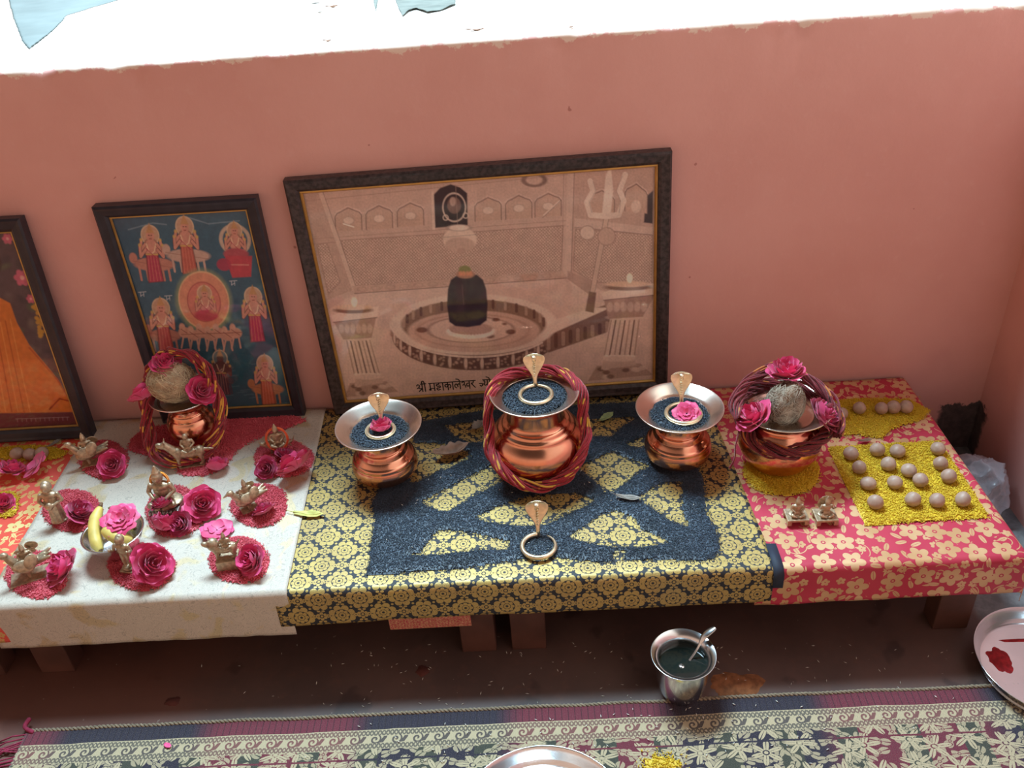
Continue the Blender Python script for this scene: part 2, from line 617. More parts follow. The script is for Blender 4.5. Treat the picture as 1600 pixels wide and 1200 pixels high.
def carpet_mat():
    m, nt, b = new_mat('jacquard_carpet')
    u, v0, _ = xyz(nt, coords(nt, 'UV'))
    uv = comb(nt, u, v0)
    v = v0 + (noise(nt, uv, 30, 2) - 0.5) * 0.002
    cream, maroon, navy = lin('#B6A484'), lin('#6A2A38'), lin('#2B2836')
    tone = (u * (2 * PI / 0.40) + 0.9).sin().smooth(-0.35, 0.35)
    darkc = mixc(nt, tone, navy, maroon)
    # striped edge band
    st = ((u / 0.0085).fract()).lt(0.14)
    sb = mixc(nt, st * 0.6, darkc, lin('#1D1720'))
    c = mixc(nt, v.gt(0.0215), sb, cream)

    def zig(lo, hi, per):
        t = (v - lo) / (hi - lo)
        z1 = ((u / per).fract() - 0.5).abs() * 2.0
        a = (z1 - t).abs().lt(0.26)
        z2 = ((u / per + 0.5).fract() - 0.5).abs() * 2.0
        d = (z2 - t).abs().lt(0.2)
        return a.max(d) * v.band(lo, hi)
    lace = zig(0.0225, 0.0305, 0.0105).max(zig(0.0415, 0.0495, 0.0105))
    c = mixc(nt, lace * 0.85, c, mixc(nt, 0.4, darkc, lin('#6B6656')))
    # scrolls
    per = 0.027
    sx = ((u / per).fract() - 0.45) * per
    sy = v - 0.036
    r = (sx * sx + sy * sy).sqrt()
    th = sy.atan2(sx)
    spi = ((r / 0.0056 + th / 6.283).fract()).lt(0.46) * r.lt(0.0080)
    tail = ((sx - 0.0105).abs() * 0.7 + (sy + (sx - 0.0105) * 0.9).abs() * 0.9).lt(0.0040)
    c = mixc(nt, (spi.max(tail)) * v.band(0.0300, 0.0420), c, mixc(nt, 0.85, cream, darkc))
    # floral border: cream leaves on dark blocks
    def blossom(sc, off, n, k):
        vo = nt.nodes.new('ShaderNodeTexVoronoi')
        vo.voronoi_dimensions = '2D'
        vo.inputs['Scale'].default_value = sc
        vo.inputs['Randomness'].default_value = 0.6
        uo, vo_ = u + off, v0 * 1.25 + off * 0.6
        nt.links.new(comb(nt, uo, vo_), vo.inputs['Vector'])
        px, py, _z = xyz(nt, vo.outputs['Position'])
        cr, cg, cb = xyz(nt, vo.outputs['Color'])
        dx, dy = uo - px, vo_ - py
        r = (dx * dx + dy * dy).sqrt() * sc
        th = dy.atan2(dx) + cr * 6.283
        lobe = (th * (n / 2.0)).cos().abs()
        e = (lobe * lobe * 0.34 + 0.12) * k - r
        vein = (th * (n / 2.0)).sin().abs().lt(0.10) * r.gt(0.10)
        eye = (r - 0.085).abs().lt(0.022)
        return e.gt(0.0) * (1.0 - vein.max(eye)), e.band(-0.035, 0.0)
    p1, o1 = blossom(24.0, 0.0, 6, 1.15)
    p2_, o2 = blossom(46.0, 0.37, 2, 1.35)
    blockp = ((u / 0.075).fract()).lt(0.62)
    bgc = mixc(nt, blockp, lin('#3E4038'), darkc)
    fl = mixc(nt, p2_, bgc, mixc(nt, 0.75, bgc, cream))
    fl = mixc(nt, o1, fl, bgc)
    fl = mixc(nt, p1, fl, cream)
    c = mixc(nt, v.gt(0.050), c, fl)
    c = mixc(nt, v.band(0.0630, 0.0655), c, darkc)
    wv = noise(nt, uv, 900, 2)
    c = mixc(nt, wv.smooth(0.4, 0.8) * 0.25, c, lin('#8F8474'))
    plug(nt, b, 'Base Color', c)
    setv(b, rough=0.9, spec=0.15, sheen=0.2)
    rib = ((u / 0.0022).fract() - 0.5).abs()
    bump(nt, b, wv + rib, 0.5, 0.001)
    return m


M['carpet'] = carpet_mat()


def floor_mat():
    m, nt, b = new_mat('oxide_red_floor')
    o = coords(nt)
    x, y, z = xyz(nt, o)
    a = noise(nt, o, 5, 5, 0.6)
    f = noise(nt, o, 45, 5, 0.65)
    c = mixc(nt, a.smooth(0.3, 0.7), lin('#58443F'), lin('#6E544C'))
    c = mixc(nt, f.smooth(0.5, 0.75) * 0.4, c, lin('#7A5448'))
    c = mixc(nt, noise(nt, o, 12, 3).smooth(0.60, 0.66) * 0.55, c, lin('#3A2D2D'))
    blot = noise(nt, o, 8.0, 3, 0.6)
    c = mixc(nt, (x * -1.0 - 0.35 + (a - 0.5) * 0.5).smooth(0.0, 0.3) * 0.55, c, lin('#7A4636'))
    grey = (x - 0.60 + (a - 0.5) * 0.03).smooth(-0.005, 0.01)
    c = mixc(nt, grey, c, mixc(nt, f.smooth(0.35, 0.7), lin('#6F7072'), lin('#8F9192')))
    speck = noise(nt, o, 130, 2).gt(0.74)
    c = mixc(nt, speck * 0.5, c, lin('#A8988C'))
    plug(nt, b, 'Base Color', c)
    plug(nt, b, 'Roughness', 0.38 + blot * 0.25)
    bump(nt, b, f, 0.15, 0.001)
    return m


M['floor'] = floor_mat()


def grain_mat(name, c1, c2, c3=None, rough=0.6):
    m, nt, b = new_mat(name)
    o = coords(nt)
    n1 = noise(nt, o, 600, 1)
    n2 = noise(nt, o, 25, 3)
    c = mixc(nt, n1.smooth(0.3, 0.7), lin(c1), lin(c2))
    if c3:
        c = mixc(nt, n2.smooth(0.45, 0.7) * 0.5, c, lin(c3))
    plug(nt, b, 'Base Color', c)
    setv(b, rough=rough)
    return m


M['red_rice'] = grain_mat('red_dyed_rice', '#CC3C4C', '#E46E78', '#C03444')
M['yellow_rice'] = grain_mat('turmeric_rice', '#D0A60C', '#E6C632', '#C69408')
M['sesame'] = grain_mat('black_sesame', '#1F2832', '#495667', '#181F27', 0.5)
M['white_rice'] = simple('white_rice_grain', '#E4DDCF', 0.5)


def rose_mat():
    m, nt, b = new_mat('rose_petal')
    at_ = nt.nodes.new('ShaderNodeAttribute')
    at_.attribute_name = 'petal'
    tr, tg, tb = xyz(nt, at_.outputs['Color'])     # r: petal tone, g: base-to-tip, b: rose tone
    c = mixc(nt, tr, lin('#C4184E'), lin('#EE4A86'))
    c = mixc(nt, tg.smooth(0.55, 0.0) * 0.5, c, lin('#E58AAE'))
    c = mixc(nt, tb * 0.6, c, lin('#901030'))
    n = noise(nt, coords(nt), 120, 3)
    c = mixc(nt, n.smooth(0.4, 0.8) * 0.3, c, lin('#F27FB0'))
    plug(nt, b, 'Base Color', c)
    setv(b, rough=0.5, sheen=0.25)
    return m


M['rose'] = rose_mat()
M['stamen'] = simple('rose_stamens', '#D9B98C', 0.7, var=0.2, vscale=200)


def thread_mat(name, reds, yel, cut):
    m, nt, b = new_mat(name)
    u, v, _ = xyz(nt, coords(nt, 'UV'))
    n = noise(nt, comb(nt, u * 38.0, v * 0.9), 1.0, 1.0)
    f = noise(nt, comb(nt, u * 300.0, v), 3.0, 2.0)
    c = mixc(nt, f.smooth(0.3, 0.7), lin(reds[0]), lin(reds[1]))
    c = mixc(nt, n.smooth(cut, cut + 0.04), c, lin(yel))
    plug(nt, b, 'Base Color', c)
    setv(b, rough=0.85, sheen=0.3)
    return m


M['mauli'] = thread_mat('mauli_thread', ('#7E1420', '#A82230'), '#E0A23E', 0.575)
M['mauli_dark'] = thread_mat('mauli_thread_dark', ('#5E1018', '#861C28'), '#BC6C30', 0.62)
M['mauli_bright'] = thread_mat('mauli_thread_bright', ('#8E1622', '#AE2634'), '#E3B040', 0.60)
M['thread_orange'] = thread_mat('orange_thread', ('#D8481E', '#E8642A'), '#EDAE3A', 0.7)
M['thread_saffron'] = thread_mat('saffron_thread', ('#E07A1C', '#EDA028'), '#F4C850', 0.6)
M['husk'] = simple('coconut_husk', '#B79C7E', 0.9, var=0.3, vscale=60, bmp=0.6)
M['husk_dark'] = simple('coconut_husk_dark', '#94806E', 0.9, var=0.35, vscale=60, bmp=0.6)
M['fibre'] = simple('coir_fibre', '#CDB894', 0.9, var=0.2, vscale=90)
M['fibre_dark'] = simple('grey_coir_fibre', '#AC9C88', 0.9, var=0.2, vscale=90)
M['banana'] = simple('banana_skin', '#D9BC62', 0.5, var=0.15, vscale=50)
M['banana_tip'] = simple('banana_tip', '#6B4A2C', 0.7, var=0.2)
M['leaf_brown'] = simple('dry_brown_leaf', '#8D6A55', 0.7, var=0.25, vscale=80)
M['leaf_green'] = simple('green_leaf', '#8FA372', 0.6, var=0.2, vscale=80)
M['leaf_yellow'] = simple('yellow_leaf', '#C9C06A', 0.6, var=0.15, vscale=80)
M['leaf_grey'] = simple('grey_dry_leaf', '#8B8178', 0.6, var=0.2, vscale=80)
M['kumkum'] = simple('vermilion_powder', '#A8242A', 0.9, var=0.3, vscale=150)
M['brown_powder'] = simple('spilt_brown_powder', '#8F5A38', 0.95, var=0.35, vscale=90, bmp=0.4)
M['cord'] = simple('carpet_edge_cord', '#8B7B66', 0.9, var=0.3, vscale=300)
M['fringe'] = simple('maroon_fringe', '#8A2440', 0.9, var=0.2, vscale=200)
M['turquoise'] = simple('dull_turquoise_sheet', (0.140, 0.172, 0.172), 0.9, spec=0.05, var=0.15, vscale=9)
M['green_plastic'] = simple('dull_green_plastic', (0.125, 0.142, 0.130), 0.9, spec=0.05, var=0.12, vscale=30)
M['ink'] = simple('caption_ink', '#1C1414', 0.6)
M['clay'] = simple('dark_clay', '#5A2B22', 0.8, var=0.2)

# ------------------------------------------------------------------ the setting
def structure(o):
    o['kind'] = 'structure'
    return o


XC = 0.743         # inner corner of the veranda
mb = MB()
# back wall: front face subdivided so the top arris can be worn and chipped
nx, prof = 260, []
zs = [0.0, 0.1, 0.3, 0.5, 0.62, 0.70, 0.715, 0.722, 0.727]
tops = [(0.003, 0.7305), (0.008, 0.732), (0.02, 0.732), (0.06, 0.732), (0.15, 0.732), (0.33, 0.732), (0.34, 0.70), (0.34, 0.0)]
rows = [(0.0, z) for z in zs] + tops
V, Fc = [], []
xs = np.linspace(-2.2, XC + 0.15, nx)
for x in xs:
    for i, (y, z) in enumerate(rows):
        w = 1.0 if 0.71 < z and y < 0.03 else 0.0
        a = mnoise.noise(Vector((x * 9, z * 20, y * 20 + 3)))
        bb = mnoise.noise(Vector((x * 45, z * 40, 7.7)))
        chip = max(0.0, bb - 0.28) * 0.012 * w
        V.append((x, y + w * 0.0015 * a + chip, z - w * (0.0015 * abs(a)) - chip * 0.8))
n = len(rows)
for i in range(nx - 1):
    for j in range(n - 1):
        Fc.append((i * n + j, (i + 1) * n + j, (i + 1) * n + j + 1, i * n + j + 1))
me = mesh_np('wall_back', V, Fc)
o = structure(link('wall_back', me, [M['wall'], M['ledge']]))
mi = np.zeros(len(Fc), np.int32)
for k in range(len(Fc)):
    if k % (n - 1) >= len(zs) + 0:
        mi[k] = 1
me.polygons.foreach_set('material_index', mi)

mb = MB()
mb.box((XC, -2.6, 0.0), (XC + 0.15, 0.0, 2.3))
structure(mb.build('wall_right', M['wall'], smooth=False))
mb = MB()
mb.box((-2.2, -2.6, -0.05), (XC + 0.15, 0.34, 0.0))
structure(mb.build('floor', M['floor'], smooth=False))
mb = MB()
mb.box((-6, 0.35, -0.6), (6, 9, -0.5))
o = mb.build('ground_outside', M['ground'], smooth=False)
structure(o)

# ------------------------------------------------------------------ benches
def bench(x0, x1, label, legs_x):
    t = empty('low_bench', ((x0 + x1) / 2, -0.21, 0))
    cx = (x0 + x1) / 2
    tag(t, label, 'bench', 'low benches under the cloths')
    b = MB()
    b.box((x0 - cx, -0.195, 0.132), (x1 - cx, 0.195, 0.152))
    bevel(b.build('bench_top', M['wood'], t, False), 0.002)
    for lx in legs_x:
        for y in (-0.170, 0.15):
            l = MB()
            l.box((lx - cx - 0.024, y - 0.012, 0.0), (lx - cx + 0.024, y + 0.022, 0.132))
            bevel(l.build('leg', M['wood'], t, False), 0.002)
    for y in (-0.176, 0.165):
        a = MB()
        a.box((legs_x[0] - cx + 0.024, y - 0.006, 0.105), (legs_x[1] - cx - 0.024, y + 0.006, 0.1315))
        a.build('apron', M['wood'], t, False)
    return t


bench(-0.765, -0.062, 'dark wooden low bench under the white cloth and the left of the black cloth', (-0.700, -0.10))
bench(-0.055, 0.600, 'dark wooden low bench under the red cloth and the right of the black cloth', (-0.030, 0.552))
bench(-1.50, -0.775, 'dark wooden low bench under the orange cloth at far left', (-1.40, -0.80))

# ------------------------------------------------------------------ cloths
YF = -0.4172


def cloth(name, mat, x0f, x1f, z, drop, label, cat, right_drop=0.0, seed=0, x0b=None, x1b=None, amp=0.0008):
    """a cloth laid over the bench: flat top, rounded front fold and hanging front edge"""
    x0b = x0f if x0b is None else x0b
    x1b = x1f if x1b is None else x1b
    R = 0.010
    path = []
    yb = -0.006
    for y in np.linspace(yb, YF + R, 60):
        path.append((y, z, 0))
    for a in np.linspace(0, PI / 2, 7)[1:]:
        path.append((YF + R - R * math.sin(a), z - R + R * math.cos(a), 0))
    for d in np.linspace(0, drop - R, 14)[1:]:
        path.append((YF, z - R - d, d / drop))
    s = [0.0]
    for i in range(1, len(path)):
        s.append(s[-1] + math.hypot(path[i][0] - path[i - 1][0], path[i][1] - path[i - 1][1]))
    nx = int((x1f - x0f) / 0.006)
    cols = [(t, 0.0) for t in np.linspace(0, 1, nx)]
    V, UV, Fc = [], [], []
    Rr = 0.010
    ext = []
    if right_drop:
        for a in np.linspace(0, PI / 2, 6)[1:]:
            ext.append((Rr * math.sin(a), Rr - Rr * math.cos(a), Rr * a))
        for d in np.linspace(0, right_drop - Rr, 8)[1:]:
            ext.append((Rr, Rr + d, Rr * PI / 2 + d))
    allc = [(t, 0, 0, 0) for t, _ in cols] + [(1.0, dx, dz, du) for dx, dz, du in ext]
    for (t, dx, dz, du) in allc:
        for (y, zz, h), ss in zip(path, s):
            k = (y - yb) / (YF - yb)
            xa = x0b + (x0f - x0b) * k
            xb = x1b + (x1f - x1b) * k
            x = xa + (xb - xa) * t + dx
            w = mnoise.noise(Vector((x * 14 + seed, ss * 14, 1.3))) * amp + mnoise.noise(Vector((x * 40 + seed, ss * 33, 5.1))) * amp * 0.4
            fl = h * (0.004 * mnoise.noise(Vector((x * 11 + seed, 0.3, 2))) + 0.0015 * mnoise.noise(Vector((x * 45, 0.1, seed))))
            dd = dz if h == 0 else dz * (1 - 0.5 * h)
            V.append((x, y - abs(fl) - h * 0.002 + (dz * 0.0), zz + (w if h == 0 else 0) - dd + h * 0.004 * mnoise.noise(Vector((x * 4, 9, seed)))))
            UV.append((x0f + (x1f - x0f) * t + du, ss))
    n = len(path)
    for i in range(len(allc) - 1):
        for j in range(n - 1):
            Fc.append((i * n + j, i * n + j + 1, (i + 1) * n + j + 1, (i + 1) * n + j))
    me = mesh_np(name, V, Fc)
    uvl = me.uv_layers.new(name='UVMap')
    uvl.data.foreach_set('uv', np.array(UV, np.float32)[np.array(Fc).ravel()].ravel())
    o = link(name, me, mat)
    so = o.modifiers.new('thickness', 'SOLIDIFY')
    so.thickness = 0.0008
    so.offset = -1
    tag(o, label, cat)
    return o


cloth('orange_cloth', M['orange_cloth'], -1.45, -0.715, TH - 0.0018, 0.06, 'orange-red brocade cloth with sparse gold flowers at far left', 'tablecloth', seed=3, amp=0.0014)
cloth('red_cloth', M['red_cloth'], 0.268, 0.604, TH - 0.0016, 0.060, 'red brocade cloth with gold flowers on the right bench', 'tablecloth', right_drop=0.03, seed=5, x0b=0.262, x1b=0.598)
cloth('white_cloth', M['white_cloth'], -0.737, -0.336, TH + 0.0022, 0.075, 'white brocade cloth with pale gold scrolls, left of the black cloth', 'tablecloth', seed=11, x0b=-0.745, x1b=-0.352)
bk = cloth('black_cloth', M['black_cloth'], -0.354, 0.292, TH, 0.055, 'black brocade cloth packed with gold flowers in the middle', 'tablecloth', seed=17, x0b=-0.360, x1b=0.272)
# plain navy selvage showing at the front right corner of the black cloth
b = MB()
sp = [(-0.372, TH + 0.0012), (-0.40, TH + 0.0012), (YF + 0.006, TH - 0.0005), (YF - 0.0015, TH - 0.008), (YF - 0.0025, TH - 0.03)]
vv = []
for y, z in sp:
    vv += [(0.288, y, z), (0.3015, y - 0.0005, z - 0.0004)]
b.add(vv, [(2 * i, 2 * i + 1, 2 * i + 3, 2 * i + 2) for i in range(len(sp) - 1)])
o = b.build('selvage', M['navy'], bk)
so = o.modifiers.new('thickness', 'SOLIDIFY')
so.thickness = 0.0006
o['label'] = 'plain navy selvage strip'
b = MB()
b.box((-0.215, YF + 0.012, 0.070), (-0.105, YF + 0.013, 0.140))
tag(b.build('red_cloth_strip', M['red_cloth'], None, False), 'sliver of red cloth hanging below the black cloth front', 'cloth')
me = bpy.data.objects['red_cloth_strip'].data
uvl = me.uv_layers.new(name='UVMap')

# ------------------------------------------------------------------ carpet
YC = -0.4907
nxc = 300
V, UV, Fc = [], [], []
cx = np.linspace(-0.70, 0.74, nxc)
cy = np.concatenate([np.linspace(0, 0.13, 50), np.linspace(0.14, 0.9, 16)])
for x in cx:
    e = 0.0035 * mnoise.noise(Vector((x * 5, 1, 1))) + 0.0015 * mnoise.noise(Vector((x * 16, 4, 1)))
    for d in cy:
        zz = 0.005 + 0.0012 * mnoise.noise(Vector((x * 8, d * 8, 3)))
        V.append((x, YC - d + e * math.exp(-d * 12), zz))
        UV.append((x, d))
n = len(cy)
for i in range(nxc - 1):
    for j in range(n - 1):
        Fc.append((i * n + j, i * n + j + 1, (i + 1) * n + j + 1, (i + 1) * n + j))
me = mesh_np('carpet', V, Fc)
uvl = me.uv_layers.new(name='UVMap')
uvl.data.foreach_set('uv', np.array(UV, np.float32)[np.array(Fc).ravel()].ravel())
carpet = link('carpet', me, M['carpet'])
so = carpet.modifiers.new('thickness', 'SOLIDIFY')
so.thickness = 0.0035
so.offset = -1
tag(carpet, 'cream and maroon patterned woven carpet on the floor at the front', 'carpet')
edge_pts = [Vector((V[i * n][0], V[i * n][1] + 0.001, 0.0045)) for i in range(nxc)]
b = MB()
for ph in (0, PI):
    pts = []
    for i in range(nxc):
        for sub in range(3):
            if i == nxc - 1 and sub:
                break
            p = edge_pts[i].lerp(edge_pts[min(i + 1, nxc - 1)], sub / 3)
            a = (i * 3 + sub) * 0.9 + ph
            pts.append(p + Vector((0, math.cos(a) * 0.0014, math.sin(a) * 0.0014 + 0.0005)))
    b.tube(pts, 0.0016, 5)
b.build('edge_cord', M['cord'], carpet)
b = MB()
for k in range(70):
    y0 = YC - 0.004 - k * 0.0045 + random.uniform(-.002, .002)
    L = random.uniform(0.03, 0.055)
    a = random.uniform(-0.5, 0.5)
    p0 = Vector((-0.699, y0, 0.005))
    b.tube([p0, p0 + Vector((-L * 0.5, L * 0.3 * a - 0.004, 0.001)), p0 + Vector((-L, L * a - 0.012, -0.003))], 0.0011, 5)
b.tube(catmull([(-0.69, YC - 0.002, 0.005), (-0.703, YC + 0.004, 0.009), (-0.700, YC + 0.016, 0.012)], 6), [0.003] * 12 + [0.0012], 6)
b.build('fringe', M['fringe'], carpet)

# ------------------------------------------------------------------ grain helpers
def inside(poly, P):
    poly = np.asarray(poly, float)
    x, y = P[:, 0], P[:, 1]
    c = np.zeros(len(P), bool)
    j = len(poly) - 1
    for i in range(len(poly)):
        xi, yi = poly[i]
        xj, yj = poly[j]
        cond = ((yi > y) != (yj > y)) & (x < (xj - xi) * (y - yi) / (yj - yi + 1e-12) + xi)
        c ^= cond
        j = i
    return c


def edge_dist(poly, P):
    poly = np.asarray(poly, float)
    d = np.full(len(P), 1e9)
    for i in range(len(poly)):
        a, b_ = poly[i], poly[(i + 1) % len(poly)]
        ab = b_ - a
        t = np.clip(((P - a) @ ab) / (ab @ ab + 1e-12), 0, 1)
        d = np.minimum(d, np.linalg.norm(P - (a + t[:, None] * ab), axis=1))
    return d


OCT_V = np.array([(1, 0, 0), (-1, 0, 0), (0, 1, 0), (0, -1, 0), (0, 0, 1), (0, 0, -1)], float)
OCT_F = np.array([(0, 2, 4), (2, 1, 4), (1, 3, 4), (3, 0, 4), (2, 0, 5), (1, 2, 5), (3, 1, 5), (0, 3, 5)])


def grain_arrays(P, L, Wd, tilt=0.5):
    n = len(P)
    a = rng.uniform(0, 2 * PI, n)
    t = rng.normal(0, tilt, n)
    ca, sa, ct, st = np.cos(a), np.sin(a), np.cos(t), np.sin(t)
    ax = np.stack([ca * ct, sa * ct, st], 1)
    ay = np.stack([-sa, ca, np.zeros(n)], 1)
    az = np.cross(ax, ay)
    s = rng.uniform(0.75, 1.2, n)[:, None, None]
    B = np.stack([ax * L, ay * Wd, az * Wd], 1)           # n,3,3
    V = P[:, None, :] + (OCT_V[None] @ B) * s
    Fc = (np.arange(n) * 6)[:, None, None] + OCT_F[None]
    return V.reshape(-1, 3), Fc.reshape(-1, 3)


def grain_patch(name, poly, holes, z, mat, count, L, Wd, thick, label, cat, cell=0.003, stray=0.0, fuzz=0.002, group=None):
    """a layer of loose grains poured in the outline poly (minus holes): one uncountable object"""
    poly = np.asarray([(p[0], p[1]) for p in poly])
    holes = [np.asarray([(p[0], p[1]) for p in h]) for h in holes]
    lo, hi = poly.min(0), poly.max(0)

    def sd(P):
        d = np.where(inside(poly, P), edge_dist(poly, P), -edge_dist(poly, P))
        for h in holes:
            dh = np.where(inside(h, P), -edge_dist(h, P), edge_dist(h, P))
            d = np.minimum(d, dh)
        return d
    # bedding layer
    gx = np.arange(lo[0] - cell, hi[0] + 2 * cell, cell)
    gy = np.arange(lo[1] - cell, hi[1] + 2 * cell, cell)
    GX, GY = np.meshgrid(gx, gy, indexing='ij')
    P = np.stack([GX.ravel(), GY.ravel()], 1)
    d = sd(P)
    hgt = thick * np.clip(d / 0.006, 0, 1) ** 0.7
    hgt = hgt * (0.75 + 0.25 * rng.random(len(P)))
    ZZ = z + hgt - 0.0004
    ny = len(gy)
    idx = np.arange(len(P)).reshape(len(gx), ny)
    q = np.stack([idx[:-1, :-1], idx[1:, :-1], idx[1:, 1:], idx[:-1, 1:]], -1).reshape(-1, 4)
    keep = (d[q] > -0.0006).all(1)
    q = q[keep]
    used = np.unique(q)
    remap = np.full(len(P), -1)
    remap[used] = np.arange(len(used))
    BV = np.column_stack([P, ZZ])[used]
    q = remap[q]
    tri = np.concatenate([q[:, [0, 1, 2]], q[:, [0, 2, 3]]])
    # grains
    pts = np.empty((0, 2))
    while len(pts) < count:
        c = rng.uniform(lo - stray, hi + stray, (count * 3, 2))
        dd = sd(c)
        ok = dd > rng.normal(0, fuzz, len(c))
        if stray:
            ok |= rng.random(len(c)) < 0.004
        pts = np.vstack([pts, c[ok]])
    pts = pts[:count]
    dd = sd(pts)
    h = thick * np.clip(dd / 0.006, 0, 1) ** 0.7
    G = np.column_stack([pts, z + np.maximum(h, Wd * 0.6) + rng.uniform(-0.2, 0.9, count) * Wd])
    GV, GF = grain_arrays(G, L, Wd)
    me = mesh_np(name, np.vstack([BV, GV]), np.vstack([tri, GF + len(BV)]))
    o = link(name, me, mat, smooth=False)
    tag(o, label, cat, group, 'stuff')
    return o


def pxpoly(pts, z=TH):
    return [tuple(at(x, y, 'z', z))[:2] for x, y in pts]


def pxell(cx, cy, rx, ry, z=TH, n=28, wob=0.05, seed=0):
    r = random.Random(seed)
    ph = [r.uniform(0, 6.28) for _ in range(3)]
    out = []
    for k in range(n):
        a = 2 * PI * k / n
        w = 1 + wob * (math.sin(2 * a + ph[0]) + 0.6 * math.sin(3 * a + ph[1]) + 0.4 * math.sin(5 * a + ph[2]))
        out.append((cx + rx * w * math.cos(a), cy + ry * w * math.sin(a)))
    return pxpoly(out, z)


ZW = TH + 0.0030
red = [((163, 721, 41, 30), 'red rice mound under the bird-riding idol at the back left'),
       ((115, 801, 46, 35), 'red rice mound under the standing robed idol at the left edge'),
       ((58, 901, 49, 38), 'red rice mound at the front left corner of the white cloth'),
       ((222, 888, 52, 39), 'red rice mound in the middle of the front row on white cloth'),
       ((444, 719, 46, 31), 'red rice mound under the horned idol by the black cloth'),
       ((406, 792, 46, 34), 'red rice mound in the right column, middle row of white cloth'),
       ((375, 878, 49, 36), 'red rice mound at the front right of the white cloth'),
       ((275, 802, 46, 42), 'red rice mound under the central orange-haloed idol')]
for k, (e, lab) in enumerate(red):
    grain_patch('red_rice_mound', pxell(*e, seed=k, wob=0.03), [], ZW, M['red_rice'], 2600, 0.0021, 0.0007, 0.003, lab, 'rice mound', 0.003, 0.0, 0.0012, 'red rice mounds on the white cloth')
grain_patch('red_rice_spread', pxpoly([(204, 690), (225, 672), (330, 655), (455, 648), (482, 660), (440, 676), (400, 690), (372, 706), (352, 735), (320, 747), (285, 746), (262, 722), (232, 716), (200, 706)]), [],
            ZW, M['red_rice'], 6500, 0.0021, 0.0007, 0.003, 'broad spread of red rice under the left coconut pot and horse idol', 'rice spread', 0.003, 0.0, 0.002)

OUT = [(572, 899), (577, 875), (581, 833), (586, 810), (578, 788), (592, 765), (640, 742), (648, 700), (640, 662), (760, 641), (1015, 627), (1050, 655), (1078, 700),
       (1100, 752), (1104, 800), (1121, 833), (1127, 858), (1115, 876), (1092, 878), (1040, 876), (976, 876), (933, 880), (865, 872), (828, 873), (798, 878), (727, 889), (628, 896)]
HOLES = [[(637, 869), (657, 864), (679, 835), (688, 830), (716, 830), (742, 835), (756, 838), (795, 847), (793, 858), (742, 860), (671, 868)],
         [(658, 784), (676, 776), (713, 756), (781, 722), (804, 733), (787, 750), (750, 770), (699, 799), (679, 797)],
         [(742, 810), (770, 795), (793, 787), (830, 775), (851, 773), (896, 770), (928, 782), (916, 790), (885, 804), (854, 820), (820, 822), (790, 820), (760, 815)],
         [(646, 692), (690, 694), (720, 700), (736, 714), (700, 733), (680, 738), (655, 752), (640, 755)],
         [(696, 665), (770, 658), (776, 690), (735, 692), (712, 682)],
         [(905, 731), (959, 705), (973, 714), (1015, 728), (956, 769), (945, 769), (928, 750)],
         [(979, 694), (1015, 680), (1018, 699), (990, 700)],
         [(916, 656), (996, 653), (973, 665), (956, 682), (919, 682)],
         [(998, 779), (1032, 756), (1064, 753), (1066, 799), (1076, 824), (1047, 813), (1018, 793)],
         [(889, 841), (942, 804), (962, 799), (990, 810), (1001, 827), (1047, 848), (1001, 855), (962, 855), (928, 850)],
         [(962, 861), (976, 862), (972, 880), (957, 884)]]
grain_patch('black_sesame_design', pxpoly(OUT), [pxpoly(h) for h in HOLES], TH + 0.0008, M['sesame'], 52000, 0.00135, 0.00058, 0.0024,
            'black sesame seeds poured in a criss-cross design on the black cloth', 'sesame seeds', 0.003, 0.004, 0.0028)
ZR = TH - 0.0006
grain_patch('yellow_rice_square', pxpoly([(1293, 698), (1380, 693), (1468, 688), (1508, 748), (1547, 809), (1450, 815), (1353, 821), (1323, 760)]), [], ZR, M['yellow_rice'], 9000, 0.0021, 0.0007, 0.003,
            'square of yellow turmeric rice on the red cloth', 'rice square', 0.003, 0.003, 0.0012)
grain_patch('yellow_rice_strip', pxpoly([(1285, 632), (1310, 625), (1345, 622), (1420, 623), (1454, 641), (1440, 656), (1395, 670), (1378, 686), (1340, 679), (1295, 682)]), [], ZR, M['yellow_rice'], 5000, 0.0021, 0.0007, 0.003,
            'uneven strip of yellow rice behind the yellow rice square', 'rice strip', 0.003, 0.004, 0.002)
grain_patch('yellow_rice_mound', pxell(1222, 738, 62, 36, wob=0.02), [], ZR, M['yellow_rice'], 3600, 0.0021, 0.0007, 0.003,
            'round yellow rice bed under the coconut pot on the red cloth', 'rice mound', 0.003, 0.0, 0.002)
grain_patch('yellow_rice_mound', pxell(45, 708, 56, 13, wob=0.04, seed=4), [], ZR, M['yellow_rice'], 1600, 0.0021, 0.0007, 0.003,
            'yellow rice patch under three nuts on the orange cloth', 'rice mound', 0.003, 0.0, 0.002)
grain_patch('yellow_rice_mound', pxell(8, 788, 24, 20, wob=0.08, seed=5), [], ZR, M['yellow_rice'], 900, 0.0021, 0.0007, 0.003,
            'small yellow rice patch at the left edge of the orange cloth', 'rice mound', 0.003, 0.0, 0.003)

